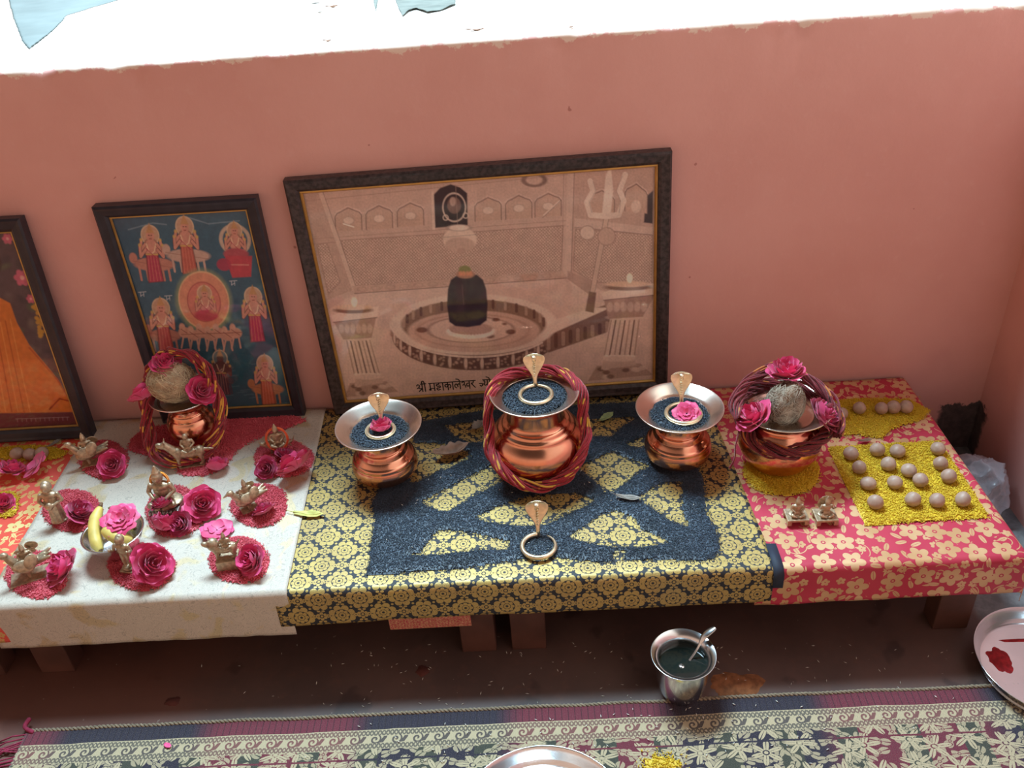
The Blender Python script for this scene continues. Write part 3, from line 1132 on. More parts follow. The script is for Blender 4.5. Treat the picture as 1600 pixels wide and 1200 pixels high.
# ------------------------------------------------------------------ painted prints
class Canvas:
    """paints flat printed artwork on a grid; shapes are given in the plane's own sketch coordinates"""
    def __init__(s, corners, nu, nv, base):
        # corners: sketch coordinates of the TL, TR, BR, BL corners of the sheet
        src = [(0, 0), (1, 0), (1, 1), (0, 1)]
        A, rhs = [], []
        for (u, v), (x, y) in zip(src, corners):
            A.append([u, v, 1, 0, 0, 0, -u * x, -v * x]); rhs.append(x)
            A.append([0, 0, 0, u, v, 1, -u * y, -v * y]); rhs.append(y)
        h = np.linalg.solve(np.array(A, float), np.array(rhs, float))
        s.H = np.append(h, 1).reshape(3, 3)
        u, v = np.meshgrid(np.linspace(0, 1, nu), np.linspace(0, 1, nv), indexing='ij')
        q = np.stack([u.ravel(), v.ravel(), np.ones(u.size)])
        w = s.H @ q
        s.X, s.Y = w[0] / w[2], w[1] / w[2]
        s.nu, s.nv = nu, nv
        s.gain = (1.0, 1.0, 1.05)
        s.gamma = 1.0
        s.C = np.tile(np.array(lin(base)[:3]), (u.size, 1))

    def uv(s, x, y):
        w = np.linalg.inv(s.H) @ np.array([x, y, 1.0])
        return w[0] / w[2], w[1] / w[2]

    def put(s, mask, col, op=1.0):
        m = (np.clip(mask, 0, 1) * op)[:, None]
        c = np.array(lin(col)[:3]) if isinstance(col, str) else np.array(col)
        s.C = s.C * (1 - m) + c * m

    def ell(s, cx, cy, rx, ry, col, rot=0.0, op=1.0, soft=1.0, ring=None):
        c, sn = math.cos(rot), math.sin(rot)
        dx, dy = s.X - cx, s.Y - cy
        a = (dx * c + dy * sn) / rx
        b = (-dx * sn + dy * c) / ry
        d = (np.sqrt(a * a + b * b) - 1) * min(rx, ry)
        if ring:
            d = np.abs(d) - ring / 2
        s.put(0.5 - d / (2 * soft), col, op)

    def poly(s, pts, col, op=1.0, soft=1.0):
        P = np.stack([s.X, s.Y], 1)
        pp = np.asarray(pts, float)
        lo, hi = pp.min(0) - 3, pp.max(0) + 3
        sel = (P[:, 0] > lo[0]) & (P[:, 0] < hi[0]) & (P[:, 1] > lo[1]) & (P[:, 1] < hi[1])
        m = np.zeros(len(P))
        Q = P[sel]
        ed = edge_dist(pp, Q)
        m[sel] = 0.5 + np.where(inside(pp, Q), ed, -ed) / (2 * soft)
        s.put(m, col, op)

    def line(s, pts, w, col, op=1.0):
        P = np.stack([s.X, s.Y], 1)
        pp = np.asarray(pts, float)
        lo, hi = pp.min(0) - w - 2, pp.max(0) + w + 2
        sel = (P[:, 0] > lo[0]) & (P[:, 0] < hi[0]) & (P[:, 1] > lo[1]) & (P[:, 1] < hi[1])
        Q = P[sel]
        d = np.full(len(Q), 1e9)
        for i in range(len(pp) - 1):
            a, b_ = pp[i], pp[i + 1]
            ab = b_ - a
            t = np.clip(((Q - a) @ ab) / (ab @ ab + 1e-9), 0, 1)
            d = np.minimum(d, np.linalg.norm(Q - (a + t[:, None] * ab), axis=1))
        m = np.zeros(len(P))
        m[sel] = 0.5 - (d - w / 2)
        s.put(m, col, op)

    def region(s, pts):
        P = np.stack([s.X, s.Y], 1)
        return inside(np.asarray(pts, float), P)

    def grain(s, amt, sc=0.08, seed=1.0):
        n = np.array([mnoise.noise(Vector((x * sc, y * sc, seed))) for x, y in zip(s.X, s.Y)])
        s.C = np.clip(s.C * (1 + amt * n[:, None]), 0, 1)

    def mesh(s, name, w, h, y=0.0):
        u, v = np.meshgrid(np.linspace(-w / 2, w / 2, s.nu), np.linspace(h, 0, s.nv), indexing='ij')
        V = np.stack([u.ravel(), np.full(u.size, y), v.ravel()], 1)
        idx = np.arange(u.size).reshape(s.nu, s.nv)
        q = np.stack([idx[:-1, :-1], idx[:-1, 1:], idx[1:, 1:], idx[1:, :-1]], -1).reshape(-1, 4)
        me = mesh_np(name, V, q)
        ca = me.color_attributes.new('ink', 'FLOAT_COLOR', 'POINT')
        ca.data.foreach_set('color', np.column_stack([np.clip(0.5 * np.maximum(s.C * np.array(s.gain) / 0.5, 0) ** s.gamma, 0, 0.9), np.ones(len(s.C))]).astype(np.float32).ravel())
        return me


def print_mat():
    m, nt, b = new_mat('printed_paper')
    a = nt.nodes.new('ShaderNodeAttribute')
    a.attribute_name = 'ink'
    nt.links.new(a.outputs['Color'], b.inputs['Base Color'])
    setv(b, rough=0.6, spec=0.2)
    return m


M['print'] = print_mat()


def picture(name, label, TL, TR, BL, bw, canvas, liner, frame_mat, cat='picture'):
    """a framed picture standing on the bench and leaning on the wall"""
    TL, TR, BL = Vector(TL), Vector(TR), Vector(BL)
    wdt = (TR - TL).length
    hgt = (TL - BL).length
    ex = (TR - TL).normalized()
    ez = ((TL - BL) - ex * (TL - BL).dot(ex)).normalized()
    ey = ez.cross(ex)              # into the wall
    t = bpy.data.objects.new(name, None)
    t.empty_display_size = 0.05
    COL.objects.link(t)
    base = BL + ex * (wdt / 2 + 0.75 * (TL - BL).dot(ex))
    t.matrix_world = Matrix(((ex.x, ey.x, ez.x, base.x), (ex.y, ey.y, ez.y, base.y), (ex.z, ey.z, ez.z, base.z), (0, 0, 0, 1)))
    tag(t, label, cat, 'framed pictures against the wall')
    D = 0.016
    # moulding: a mitred ring with a stepped section
    sec = [(0.0, D), (0.0, 0.0), (0.003, -0.0025), (bw * 0.35, -0.0015), (bw * 0.75, -0.0005), (bw * 0.95, 0.0025), (bw, 0.004), (bw, D)]
    V, Fc = [], []
    for (d, y) in sec:
        V += [(-wdt / 2 + d, y, d), (wdt / 2 - d, y, d), (wdt / 2 - d, y, hgt - d), (-wdt / 2 + d, y, hgt - d)]
    ns = len(sec)
    for i in range(ns - 1):
        for k in range(4):
            Fc.append((i * 4 + k, i * 4 + (k + 1) % 4, (i + 1) * 4 + (k + 1) % 4, (i + 1) * 4 + k))
    Fc.append([(ns - 1) * 4 + k for k in range(4)][::-1])
    link('moulding', mesh('moulding', V, Fc), frame_mat, t, False)
    # gilt liner
    lw = liner
    V, Fc = [], []
    for (d, y) in ((bw - 0.0005, 0.0042), (bw + lw * 0.5, 0.0032), (bw + lw, 0.0062)):
        V += [(-wdt / 2 + d, y, d), (wdt / 2 - d, y, d), (wdt / 2 - d, y, hgt - d), (-wdt / 2 + d, y, hgt - d)]
    for i in range(2):
        for k in range(4):
            Fc.append((i * 4 + k, i * 4 + (k + 1) % 4, (i + 1) * 4 + (k + 1) % 4, (i + 1) * 4 + k))
    link('liner', mesh('liner', V, Fc), M['gold_liner'], t, False)
    iw, ih = wdt - 2 * bw - lw, hgt - 2 * bw - lw
    me = canvas.mesh('print', iw, ih, 0.0085)
    pr = link('print', me, M['print'], t, False)
    pr.location = (0, 0, bw + lw / 2)
    g = MB()
    g.box((-iw / 2 + lw / 2, 0.0066, bw + lw), (iw / 2 - lw / 2, 0.0080, hgt - bw - lw))
    g.build('glass_pane', M['glass'], t, False)
    return t, pr, iw, ih


# --- the big sepia print of a shrine
cv = Canvas([(471, 300), (1034, 260), (1036, 606), (527, 637)], 560, 350, '#C7A08F')
DK, MD, LT, PL = '#7C5A50', '#A37C6D', '#D8B5A3', '#E3C6B6'
cv.poly([(471, 300), (905, 270), (892, 440), (548, 455), (500, 380)], '#C49C8B')
cv.poly([(905, 265), (1040, 255), (1040, 470), (935, 470), (895, 435)], '#BE9584')
cv.poly([(471, 300), (500, 298), (548, 455), (505, 470)], '#BC9382')
# floor inside the shrine
cv.poly([(548, 461), (893, 439), (1040, 490), (1040, 610), (520, 640), (500, 490)], '#CFA998')
# top band and arched niches
for y0, y1, c in ((300, 262, MD), (312, 274, MD), (372, 346, MD), (380, 353, MD)):
    cv.line([(478, y0 + 2), (900, y1)], 1.2, c, 0.6)


def niche(x, y, w, h, sl=-0.06):
    pts = [(x - w / 2, y + h), (x - w / 2, y + h * 0.35), (x - w * 0.42, y + h * 0.22), (x - w * 0.25, y + h * 0.14), (x, y), (x + w * 0.25, y + h * 0.14),
           (x + w * 0.42, y + h * 0.22), (x + w / 2, y + h * 0.35), (x + w / 2, y + h)]
    pts = [(a, b_ + (a - x) * sl) for a, b_ in pts]
    cv.poly(pts, '#C09683')
    cv.line(pts, 1.4, DK, 0.8)
    cv.line([(a, b_ - 3) for a, b_ in pts[1:-1]], 1.0, LT, 0.7)


for x, y in ((543, 325), (592, 322), (642, 318), (766, 310), (815, 307), (862, 304)):
    niche(x, y, 42, 36)
    cv.ell(x, y + 20, 9, 6, LT, op=0.8)
    cv.ell(x, y + 20, 9, 6, MD, op=0.6, ring=1)
cv.line([(535, 350), (551, 355)], 2, PL)
cv.line([(855, 338), (880, 316)], 2.5, LT)
cv.line([(853, 342), (883, 314)], 0.9, DK, 0.7)
cv.ell(840, 283, 17, 9, DK, op=0.8, ring=4)
# dark doorway with a bell hoop
cv.poly([(680, 305), (690, 295), (707, 289), (722, 294), (733, 303), (733, 353), (681, 357)], '#3F2628')
cv.poly([(676, 300), (680, 300), (681, 360), (676, 360)], LT, 0.7)
cv.ell(712, 322, 11, 13, '#8C6558', op=0.8)
cv.ell(710, 316, 5, 7, '#C49C8B', op=0.7)
cv.ell(712, 325, 18, 22, LT, ring=1.8)
cv.ell(698, 341, 4, 4, LT, ring=1.4)
cv.ell(730, 338, 4, 4, LT, ring=1.4)
# carved lattice panels
for quad, k in (([(530, 376), (886, 355), (882, 428), (545, 449)], 1), ([(491, 383), (507, 380), (526, 442), (506, 462)], 2), ([(906, 360), (1030, 370), (1030, 452), (935, 445), (902, 425)], 3)):
    reg = cv.region(quad)
    lat = (np.abs(np.sin((cv.X + cv.Y * 1.0) * 0.62)) < 0.34) | (np.abs(np.sin((cv.X - cv.Y * 1.0) * 0.62)) < 0.34)
    cv.poly(quad, '#BB9180')
    cv.put((reg & lat).astype(float), '#D2AC99', 0.8)
    cv.put((reg & ~lat).astype(float), '#8F6A5C', 0.35)
    cv.line(quad + [quad[0]], 1.4, MD, 0.8)
cv.line([(500, 298), (524, 375), (548, 455)], 7, '#CBA593')
cv.line([(504, 298), (528, 375), (552, 455)], 1.2, DK, 0.5)
cv.line([(898, 265), (893, 440)], 10, '#C9A291')
cv.line([(904, 265), (899, 430)], 1.2, DK, 0.6)
cv.line([(887, 266), (884, 430)], 1.0, DK, 0.4)
cv.poly([(905, 343), (1030, 358), (1030, 370), (904, 357)], '#CAA493')
cv.line([(905, 357), (1030, 370)], 1.1, DK, 0.6)
cv.poly([(545, 449), (885, 427), (892, 437), (548, 461)], '#C29987')
cv.line([(548, 461), (892, 438)], 1.4, DK, 0.7)
cv.poly([(893, 426), (936, 445), (935, 470), (893, 440)], '#B48B7B')
for k in range(14):
    x = 560 + k * 23
    cv.ell(x, 454 - k * 1.48, 7, 3.5, MD, op=0.5, ring=1)
cv.poly([(1018, 310), (1030, 300), (1030, 352), (1016, 350)], '#4A3033')
niche(1003, 290, 36, 44, 0.12)
niche(948, 300, 40, 36, 0.1)
cv.ell(1003, 325, 8, 10, LT, op=0.7)
# hanging water pot
cv.line([(715, 290), (717, 355)], 1, MD, 0.7)
cv.ell(720, 376, 27, 20, '#D6B29F')
cv.ell(720, 384, 24, 12, '#B88E7D', op=0.7)
cv.ell(719, 357, 18, 5, '#DDBBA9')
cv.ell(719, 357, 18, 5, DK, op=0.6, ring=1)
cv.line([(694, 372), (746, 368)], 1.0, DK, 0.5)
cv.ell(722, 394, 7, 5, '#B98F7E')
# oval carved basin with a spout
cv.ell(742, 528, 138, 62, '#8C675A')
NP = 15
for k in range(NP):
    a0, a1 = PI * (0.03 + 0.94 * k / NP), PI * (0.03 + 0.94 * (k + 0.78) / NP)
    ring = lambda a, dy: (742 - 136 * math.cos(a), 528 + 58 * math.sin(a) + dy)
    cv.poly([ring(a0, -19), ring(a1, -19), ring(a1, 1), ring(a0, 1)], '#74524A')
    am = (a0 + a1) / 2
    for q in range(7):
        r = random.Random(k * 7 + q)
        x, y = ring(a0 + (a1 - a0) * r.uniform(.12, .88), r.uniform(-17, -1))
        cv.ell(x, y, 2.0, 1.7, '#B9917F', op=0.8)
    x, y = ring(PI * (0.03 + 0.94 * (k + 0.89) / NP), -9)
    cv.ell(x, y, 3.6, 11, '#CDA896')
    cv.ell(x, y, 3.6, 11, '#6A473F', op=0.7, ring=1)
for k in range(40):
    a0, a1 = PI * (0.01 + 0.98 * k / 40), PI * (0.01 + 0.98 * (k + 1) / 40)
    for dy, c in ((3, '#CDA896'), (-21, '#D9B7A5')):
        cv.line([(742 - 138 * math.cos(a0), 528 + 59 * math.sin(a0) + dy), (742 - 138 * math.cos(a1), 528 + 59 * math.sin(a1) + dy)], 3.4, c, 0.9)
cv.poly([(840, 520), (955, 482), (1000, 500), (955, 528), (862, 560)], '#8C675A')
for k in range(9):
    x = 862 + k * 12
    cv.line([(x, 533 - k * 2.6), (x, 553 - k * 3.6)], 6, '#6A473F' if k % 2 else '#B48E7C', 0.75)
cv.ell(740, 513, 136, 50, '#D9B7A5')
cv.poly([(845, 515), (930, 487), (965, 486), (862, 531)], '#D9B7A5')
cv.ell(740, 512, 118, 40, '#93705F')
for k in range(16):
    a = PI * (1.06 + 0.88 * k / 15)
    x, y = 740 + 116 * math.cos(a), 511 + 38 * math.sin(a)
    cv.line([(x, y), (x, y + 11)], 4.5, '#6F4D45' if k % 2 else '#B5907E', 0.85)
cv.ell(740, 524, 108, 34, '#C9A08E')
cv.ell(738, 523, 92, 27, '#BC9180', ring=2)
cv.ell(735, 521, 70, 21, '#D3AC9A')
cv.ell(735, 521, 70, 21, MD, ring=1.3)
for x, y, r in ((776, 505, 6), (800, 525, 8), (766, 532, 7), (655, 521, 9), (790, 512, 4)):
    cv.ell(x, y, r, r * 0.5, '#6E4034', op=0.8)
cv.ell(735, 524, 40, 12, PL)
cv.ell(735, 520, 37, 10, '#B98E7E')
for k in range(22):
    a = PI * k / 21
    cv.ell(735 - 37 * math.cos(a), 522 + 9 * math.sin(a), 2.2, 2.2, PL, op=0.8)
# the dark stone with a flower on top
cv.poly([(699, 455), (704, 440), (714, 433), (730, 430), (746, 432), (756, 440), (761, 455), (763, 480), (761, 506), (750, 514), (730, 517), (710, 515), (700, 508), (697, 480)], '#43282D', soft=1.2)
cv.ell(719, 462, 8, 22, '#5C3A3E', op=0.7, soft=5)
cv.line([(722, 448), (724, 480)], 1.5, '#7A5552', 0.5)
cv.ell(728, 431, 15, 7, '#B07C66')
cv.ell(727, 424, 10, 7, '#8E8050')
for dx in (-8, -3, 3, 8):
    cv.ell(728 + dx, 430, 3, 4, '#D08A6A', op=0.9)
# oil-lamp pillars
def pillar(x, top, base, w, lean):
    h = base - top
    f = lambda k: x + lean * k
    cv.poly([(f(.85) - w * 1.25, base), (f(.8) - w * 0.9, base - h * 0.16), (f(.8) + w * 0.9, base - h * 0.18), (f(.85) + w * 1.45, base - h * 0.06)], '#B48D7C')
    for q in range(9):
        r = random.Random(q)
        cv.ell(f(.83) + w * r.uniform(-1, 1.1), base - h * r.uniform(.03, .14), w * .16, h * .022, '#7A574C' if q % 2 else '#D3AF9D', op=0.8)
    cv.poly([(f(.85) - w * 0.7, base - h * .12), (f(.8) - w * .62, base - h * .24), (f(.8) + w * .62, base - h * .26), (f(.85) + w * .75, base - h * .16)], '#C6A08E')
    cv.poly([(f(.25) - w * .62, top + h * .36), (f(.25) + w * .62, top + h * .33), (f(.75) + w * .68, base - h * .25), (f(.75) - w * .68, base - h * .22)], '#D3AF9D')
    for q in range(7):
        k = -0.52 + q * 0.173
        cv.line([(f(.25) + w * k * 1.1, top + h * .37), (f(.75) + w * k * 1.2, base - h * .25)], 2.6, '#7A574C' if q % 2 else '#B08A79', 0.85)
    for q in range(7):
        cv.ell(f(.75) + w * (-.55 + q * .185), base - h * .25, w * .10, h * .02, '#E0C0AE')
    cv.ell(f(.76), base - h * .23, w * .78, h * .03, '#D3AF9D')
    cv.ell(f(.25), top + h * .345, w * .74, h * .03, '#D3AF9D')
    cv.poly([(f(0) - w, top + h * .16), (f(0) + w * 1.1, top + h * .12), (f(.2) + w * .7, top + h * .34), (f(.2) - w * .7, top + h * .36)], '#AE8676')
    for q in range(6):
        cv.ell(f(.1) - w * .7 + q * w * .28, top + h * .24, w * .13, h * .05, '#D0AB99', op=0.7)
    cv.poly([(f(0) - w * 1.1, top + h * .1), (f(0) - w * .2, top + h * .02), (f(0) + w * 1.25, top), (f(0) + w * 1.15, top + h * .12), (f(0) - w * 1.0, top + h * .17)], '#D9B6A4')
    cv.line([(f(0) - w * 1.0, top + h * .17), (f(0) + w * 1.15, top + h * .12)], 1.5, DK, 0.8)
    cv.ell(f(0), top + h * 0.04, w * .95, h * .035, '#8C6454')
    cv.ell(f(0), top + h * 0.01, w * .9, h * .03, '#D4A98F')
    cv.ell(f(0) + 2, top - h * .05, 5, 8, '#EBD3B8')


pillar(545, 482, 632, 33, 24)
pillar(992, 447, 608, 40, -18)
# trident with drum
cv.line([(955, 345), (931, 475)], 8, '#C9A28F')
cv.line([(951, 345), (927, 475)], 1.1, DK, 0.6)
cv.line([(959, 345), (935, 475)], 1.1, DK, 0.5)
cv.poly([(948, 340), (954, 275), (962, 262), (966, 300), (962, 340)], '#D9B8A6')
cv.line([(956, 340), (930, 338), (924, 318), (934, 300), (929, 285)], 9, '#D6B4A2')
cv.line([(956, 340), (975, 338), (983, 316), (976, 300), (985, 275)], 9, '#D6B4A2')
cv.line([(932, 334), (928, 318), (938, 300), (934, 286)], 1.0, DK, 0.5)
cv.line([(976, 334), (978, 316), (971, 300), (980, 278)], 1.0, DK, 0.5)
cv.ell(925, 366, 12, 11, '#D2AE9C')
cv.ell(956, 372, 14, 14, '#C29A88')
cv.ell(925, 366, 12, 11, MD, ring=1)
cv.ell(956, 372, 14, 14, MD, ring=1)
cv.poly([(928, 460), (940, 462), (936, 495), (922, 492)], '#8A6558')
cv.grain(0.10, 0.06, 2.0)
cv.grain(0.12, 0.35, 5.0)
cv.gain = (1.18, 1.40, 1.50)
cv.gamma = 1.15
bigp, bprint, biw, bih = picture('framed_picture', 'large wide sepia picture of a dark shrine stone in a carved basin, black frame',
                                 at(447, 283, 'y', -0.0185), at(1056, 236, 'y', -0.0185), at(510, 649, 'z', TH + 0.0015), 0.0190, cv, 0.004, M['frame_brown'])

# the handwritten-looking caption at the foot of the sheet: श्री महाकालेश्वर ज्यो…
GLY = [
    (11.5, [[(1, 2.2), (2.4, 0.6), (4, 2), (3.2, 4.4), (1.4, 5.4)], [(3.2, 4.6), (4.8, 6.2), (6.8, 5.4)], [(7, 0), (7, 10)], [(6.8, 6.2), (3, 9.6)], [(10, 0), (10, 10)], [(7, 0), (7.1, -2.8), (8.8, -3.6), (10, 0)]], (5.5, 11.5)),
    (3.0, [], None),
    (7.5, [[(1.4, 0), (1.4, 7)], [(1.4, 7), (0.3, 8.2), (1.6, 8.8), (1.8, 7)], [(1.5, 6.8), (6, 6.8)], [(6, 0), (6, 10)]], (0, 7.5)),
    (9.5, [[(3.6, 0), (3.6, 1.6), (1.6, 1.9), (0.9, 3.2), (2.2, 4.2), (4.6, 4.0)], [(4.6, 4.0), (5.2, 5.4), (3.6, 6.5), (2.0, 6.4)], [(2.0, 6.4), (1.0, 7.6), (2.4, 9.2), (4.8, 8.6)], [(8, 0), (8, 10)]], (0, 9.5)),
    (11, [[(4, 0), (4, 10)], [(4, 3.4), (2.2, 2.6), (0.8, 4.4), (2, 6.2), (4, 5)], [(4, 4.5), (5.5, 2.8), (7, 4), (7, 6), (6, 7.6)], [(9.5, 0), (9.5, 10)]], (0, 11)),
    (8, [[(6.5, 0), (6.5, 10)], [(6.5, 4.2), (5, 3), (4, 4.5), (4, 7)], [(4, 6), (2.6, 3), (1, 4), (0.8, 6.5), (2.4, 8.2)], [(6.5, 0), (5.5, -2.6), (2.6, -3.6)]], (0, 8)),
    (10.5, [[(0.8, 2), (2.3, 0.6), (3.6, 2), (3, 4.2), (1.4, 5.2)], [(3, 4.4), (4.4, 6), (4.6, 8.2)], [(9, 0), (9, 10)], [(9, 3.4), (7, 3), (5.8, 4.8), (7, 6.8), (9, 6)]], (0, 10.5)),
    (5.5, [[(2.8, 0), (3, 2), (1.6, 3.6), (0.8, 3), (1.4, 4.6), (4.6, 9.2)]], (0, 5.5)),
    (4.0, [], None),
    (13, [[(0, 4.5), (3, 4.5)], [(3, 4.5), (3.4, 6.5), (2, 8), (0.6, 7)], [(9, 0), (9, 10)], [(4.8, 1.5), (6, 1.5), (6, 4), (5, 5.5), (6.6, 7.2), (9, 5.6)], [(11.6, 0), (11.6, 10)], [(11.6, 0), (10.6, -2.6), (8, -3.6)]], (4, 13)),
]
tot = sum(g[0] for g in GLY)
u0, v0 = cv.uv(642, 611)
u1, v1 = cv.uv(766, 602)
S = (u1 - u0) * biw / tot
b = MB()


def ribbon(b, p, q, w, y):
    p, q = Vector((p[0], 0, p[1])), Vector((q[0], 0, q[1]))
    d = (q - p)
    if d.length < 1e-9:
        return
    d.normalize()
    nn = Vector((-d.z, 0, d.x)) * (w / 2)
    p, q = p - d * w * 0.3, q + d * w * 0.3
    b.add([(p + nn) + Vector((0, y, 0)), (p - nn) + Vector((0, y, 0)), (q - nn) + Vector((0, y, 0)), (q + nn) + Vector((0, y, 0))], [(0, 1, 2, 3)])


xcur = 0.0
for wdt, strokes, bar in GLY:
    ox = (u0 - 0.5) * biw
    f = lambda p: (ox + (xcur + p[0]) * S, (1 - v0) * bih - p[1] * S)
    for st in strokes:
        if len(st) > 2:
            st = [(q_.x, q_.y) for q_ in catmull([(q_[0], q_[1], 0) for q_ in st], 5)]
        for i in range(len(st) - 1):
            ribbon(b, f(st[i]), f(st[i + 1]), 1.25 * S, 0.0082)
    if bar:
        ribbon(b, f((bar[0], 0)), f((bar[1], 0)), 1.2 * S, 0.0082)
    xcur += wdt
cap = b.build('caption', M['ink'], bprint, False)
cap['label'] = 'dark hand-drawn caption lettering'

# --- the poster of nine seated and riding figures
cv = Canvas([(175, 343), (393, 329), (447, 617), (244, 628)], 330, 440, '#3E5C72')
cv.ell(330, 420, 150, 120, '#47707F', op=0.6, soft=40)
cv.ell(370, 590, 110, 60, '#2E6670', op=0.7, soft=25)
for pts in (((200, 360), (240, 350), (262, 352)), ((300, 342), (330, 350), (380, 345)), ((215, 545), (235, 548))):
    cv.line(pts, 2, '#8FA6B0', 0.5)
for k in range(34):
    r = random.Random(k)
    x, y = r.uniform(215, 440), r.uniform(540, 622)
    cv.line([(x, y), (x + 16, y - 2)], 1.3, '#6F939A', 0.45)


def figure(x, y, s, robe, skin='#D59A86', halo='#C9A488', mount=None, sit=False):
    """a small painted seated or standing figure with a halo"""
    if mount:
        mc, mw = mount
        cv.ell(x + 2 * s, y + 22 * s, mw * s, 9 * s, mc)
        cv.ell(x - mw * s * 0.95, y + 14 * s, 6 * s, 7 * s, mc)
        for q in (-0.7, -0.35, 0.45, 0.75):
            cv.line([(x + mw * s * q, y + 26 * s), (x + mw * s * q + 2, y + 43 * s)], 3.2 * s, mc)
        cv.line([(x - mw * s, y + 18 * s), (x + mw * s, y + 26 * s)], 1, '#8F5A4C', 0.5)
    cv.ell(x, y - 16 * s, 13 * s, 13 * s, halo)
    cv.ell(x, y - 16 * s, 13 * s, 13 * s, '#E2C9A4', ring=1.4)
    OUTL = '#6E3A38'
    cv.ell(x, y + 2 * s, 12.2 * s, 14.2 * s, OUTL, op=0.8)
    cv.ell(x, y + 2 * s, 11 * s, 13 * s, skin)
    for sg in (-1, 1):
        for dy in (0, 7):
            arm = [(x + sg * 9 * s, y + (dy - 4) * s), (x + sg * 17 * s, y + (5 + dy) * s), (x + sg * (14 + dy * 0.4) * s, y - (8 - dy) * s)]
            cv.line(arm, 5.4 * s, OUTL, 0.7)
            cv.line(arm, 3.8 * s, skin)
            cv.ell(arm[-1][0], arm[-1][1] - 2 * s, 2.2 * s, 2.2 * s, '#D8B46A', op=0.9)
    if sit:
        cv.ell(x, y + 20 * s, 22 * s, 9 * s, robe)
    else:
        cv.poly([(x - 9.5 * s, y + 8 * s), (x + 9.5 * s, y + 8 * s), (x + 14.5 * s, y + 45 * s), (x - 9.5 * s, y + 47 * s)], OUTL, 0.8)
        cv.poly([(x - 8 * s, y + 8 * s), (x + 8 * s, y + 8 * s), (x + 13 * s, y + 44 * s), (x - 8 * s, y + 46 * s)], robe)
        for q in range(4):
            cv.line([(x + (q * 4 - 6) * s, y + 11 * s), (x + (q * 5.2 - 6) * s, y + 44 * s)], 1.0 * s, '#E8A080', 0.45)
        cv.line([(x - 8 * s, y + 9 * s), (x + 8 * s, y + 9 * s)], 2.2 * s, '#D8B46A', 0.9)
    cv.line([(x - 7 * s, y - 5 * s), (x - 4 * s, y + 5 * s), (x, y + 8 * s), (x + 4 * s, y + 5 * s), (x + 7 * s, y - 5 * s)], 1.6 * s, '#F0D8B0', 0.8)
    cv.line([(x - 7 * s, y + 2 * s), (x + 6 * s, y + 14 * s)], 1.6 * s, '#B8485A', 0.8)
    cv.ell(x, y - 15 * s, 6 * s, 7.5 * s, skin)
    cv.poly([(x - 6 * s, y - 19 * s), (x, y - 32 * s), (x + 6 * s, y - 19 * s)], '#C99A6A')
    cv.line([(x - 2.4 * s, y - 16 * s), (x - 1.2 * s, y - 16 * s)], 1.1 * s, '#5A2F2A')
    cv.line([(x + 1.2 * s, y - 16 * s), (x + 2.4 * s, y - 16 * s)], 1.1 * s, '#5A2F2A')
    cv.line([(x - 1.5 * s, y - 11.4 * s), (x + 1.5 * s, y - 11.4 * s)], 1.0 * s, '#9A3A3A')


figure(234, 385, 1.09, '#B8485F', mount=('#C58A78', 30))
figure(291, 372, 1.09, '#C46A5C', mount=('#CDAE9C', 32))
cv.ell(371, 372, 23, 20, '#CDB7A0', ring=5)
figure(371, 374, 0.92, '#B85A62', sit=True)
cv.poly([(352, 395), (397, 395), (393, 425), (362, 427)], '#C4505A')
cv.line([(360, 408), (390, 408)], 2, '#E0A090', 0.7)
cv.ell(350, 408, 12, 9, '#B4455A', op=0.9)
figure(240, 490, 1.09, '#C05A5A', mount=('#B98272', 24))
figure(394, 472, 1.09, '#BC4862')
figure(331, 562, 0.92, '#5C4450', '#6F4C4A', '#6F7E80', mount=('#54505A', 20))
figure(406, 572, 1.03, '#C4684A', mount=('#BF8258', 26))
cv.ell(312, 462, 46, 47, '#9CA87E', op=0.8, soft=4)
cv.ell(312, 461, 41, 42, '#DE9C7E')
cv.ell(312, 461, 41, 42, '#E7BF94', ring=2)
cv.ell(312, 463, 27, 29, '#D98878')
cv.ell(312, 463, 27, 29, '#B85C58', ring=1.4)
figure(314, 465, 0.9, '#C85A66', sit=True)
for k in range(7):
    x = 276 + k * 14
    y = 505 + (k % 2) * 4
    cv.ell(x, y + 4, 11, 8, '#D3A089')
    cv.ell(x - 4, y - 4, 5, 6, '#D9AB94')
    cv.line([(x - 6, y - 1), (x + 7, y + 7)], 1.2, '#8A4E44', 0.8)
    cv.line([(x - 3, y + 10), (x - 8, y + 27)], 3, '#CFA08C')
    cv.line([(x + 5, y + 10), (x + 7, y + 26)], 3, '#CFA08C')
cv.line([(270, 512), (372, 508)], 1.2, '#8A4E44', 0.7)
for x, y in ((363, 432), (254, 455), (212, 450)):
    cv.line([(x - 6, y), (x + 6, y - 1)], 1.2, '#C8CED0', 0.8)
    cv.line([(x - 3, y), (x - 3, y + 6)], 1.1, '#C8CED0', 0.8)
    cv.line([(x + 2, y), (x + 2, y + 6)], 1.1, '#C8CED0', 0.8)
    cv.line([(x - 3, y + 5), (x + 2, y + 3)], 1.1, '#C8CED0', 0.8)
cv.grain(0.12, 0.1, 3.0)
cv.grain(0.10, 0.3, 8.0)
picture('framed_picture', 'upright framed teal poster of haloed seated and riding figures, behind the left coconut pot',
        at(152, 325, 'y', -0.0185), at(409, 310, 'y', -0.0185), Vector((at(238, 655).x, -0.0245, TH + 0.0035)), 0.0185, cv, 0.0028, M['frame_black'])

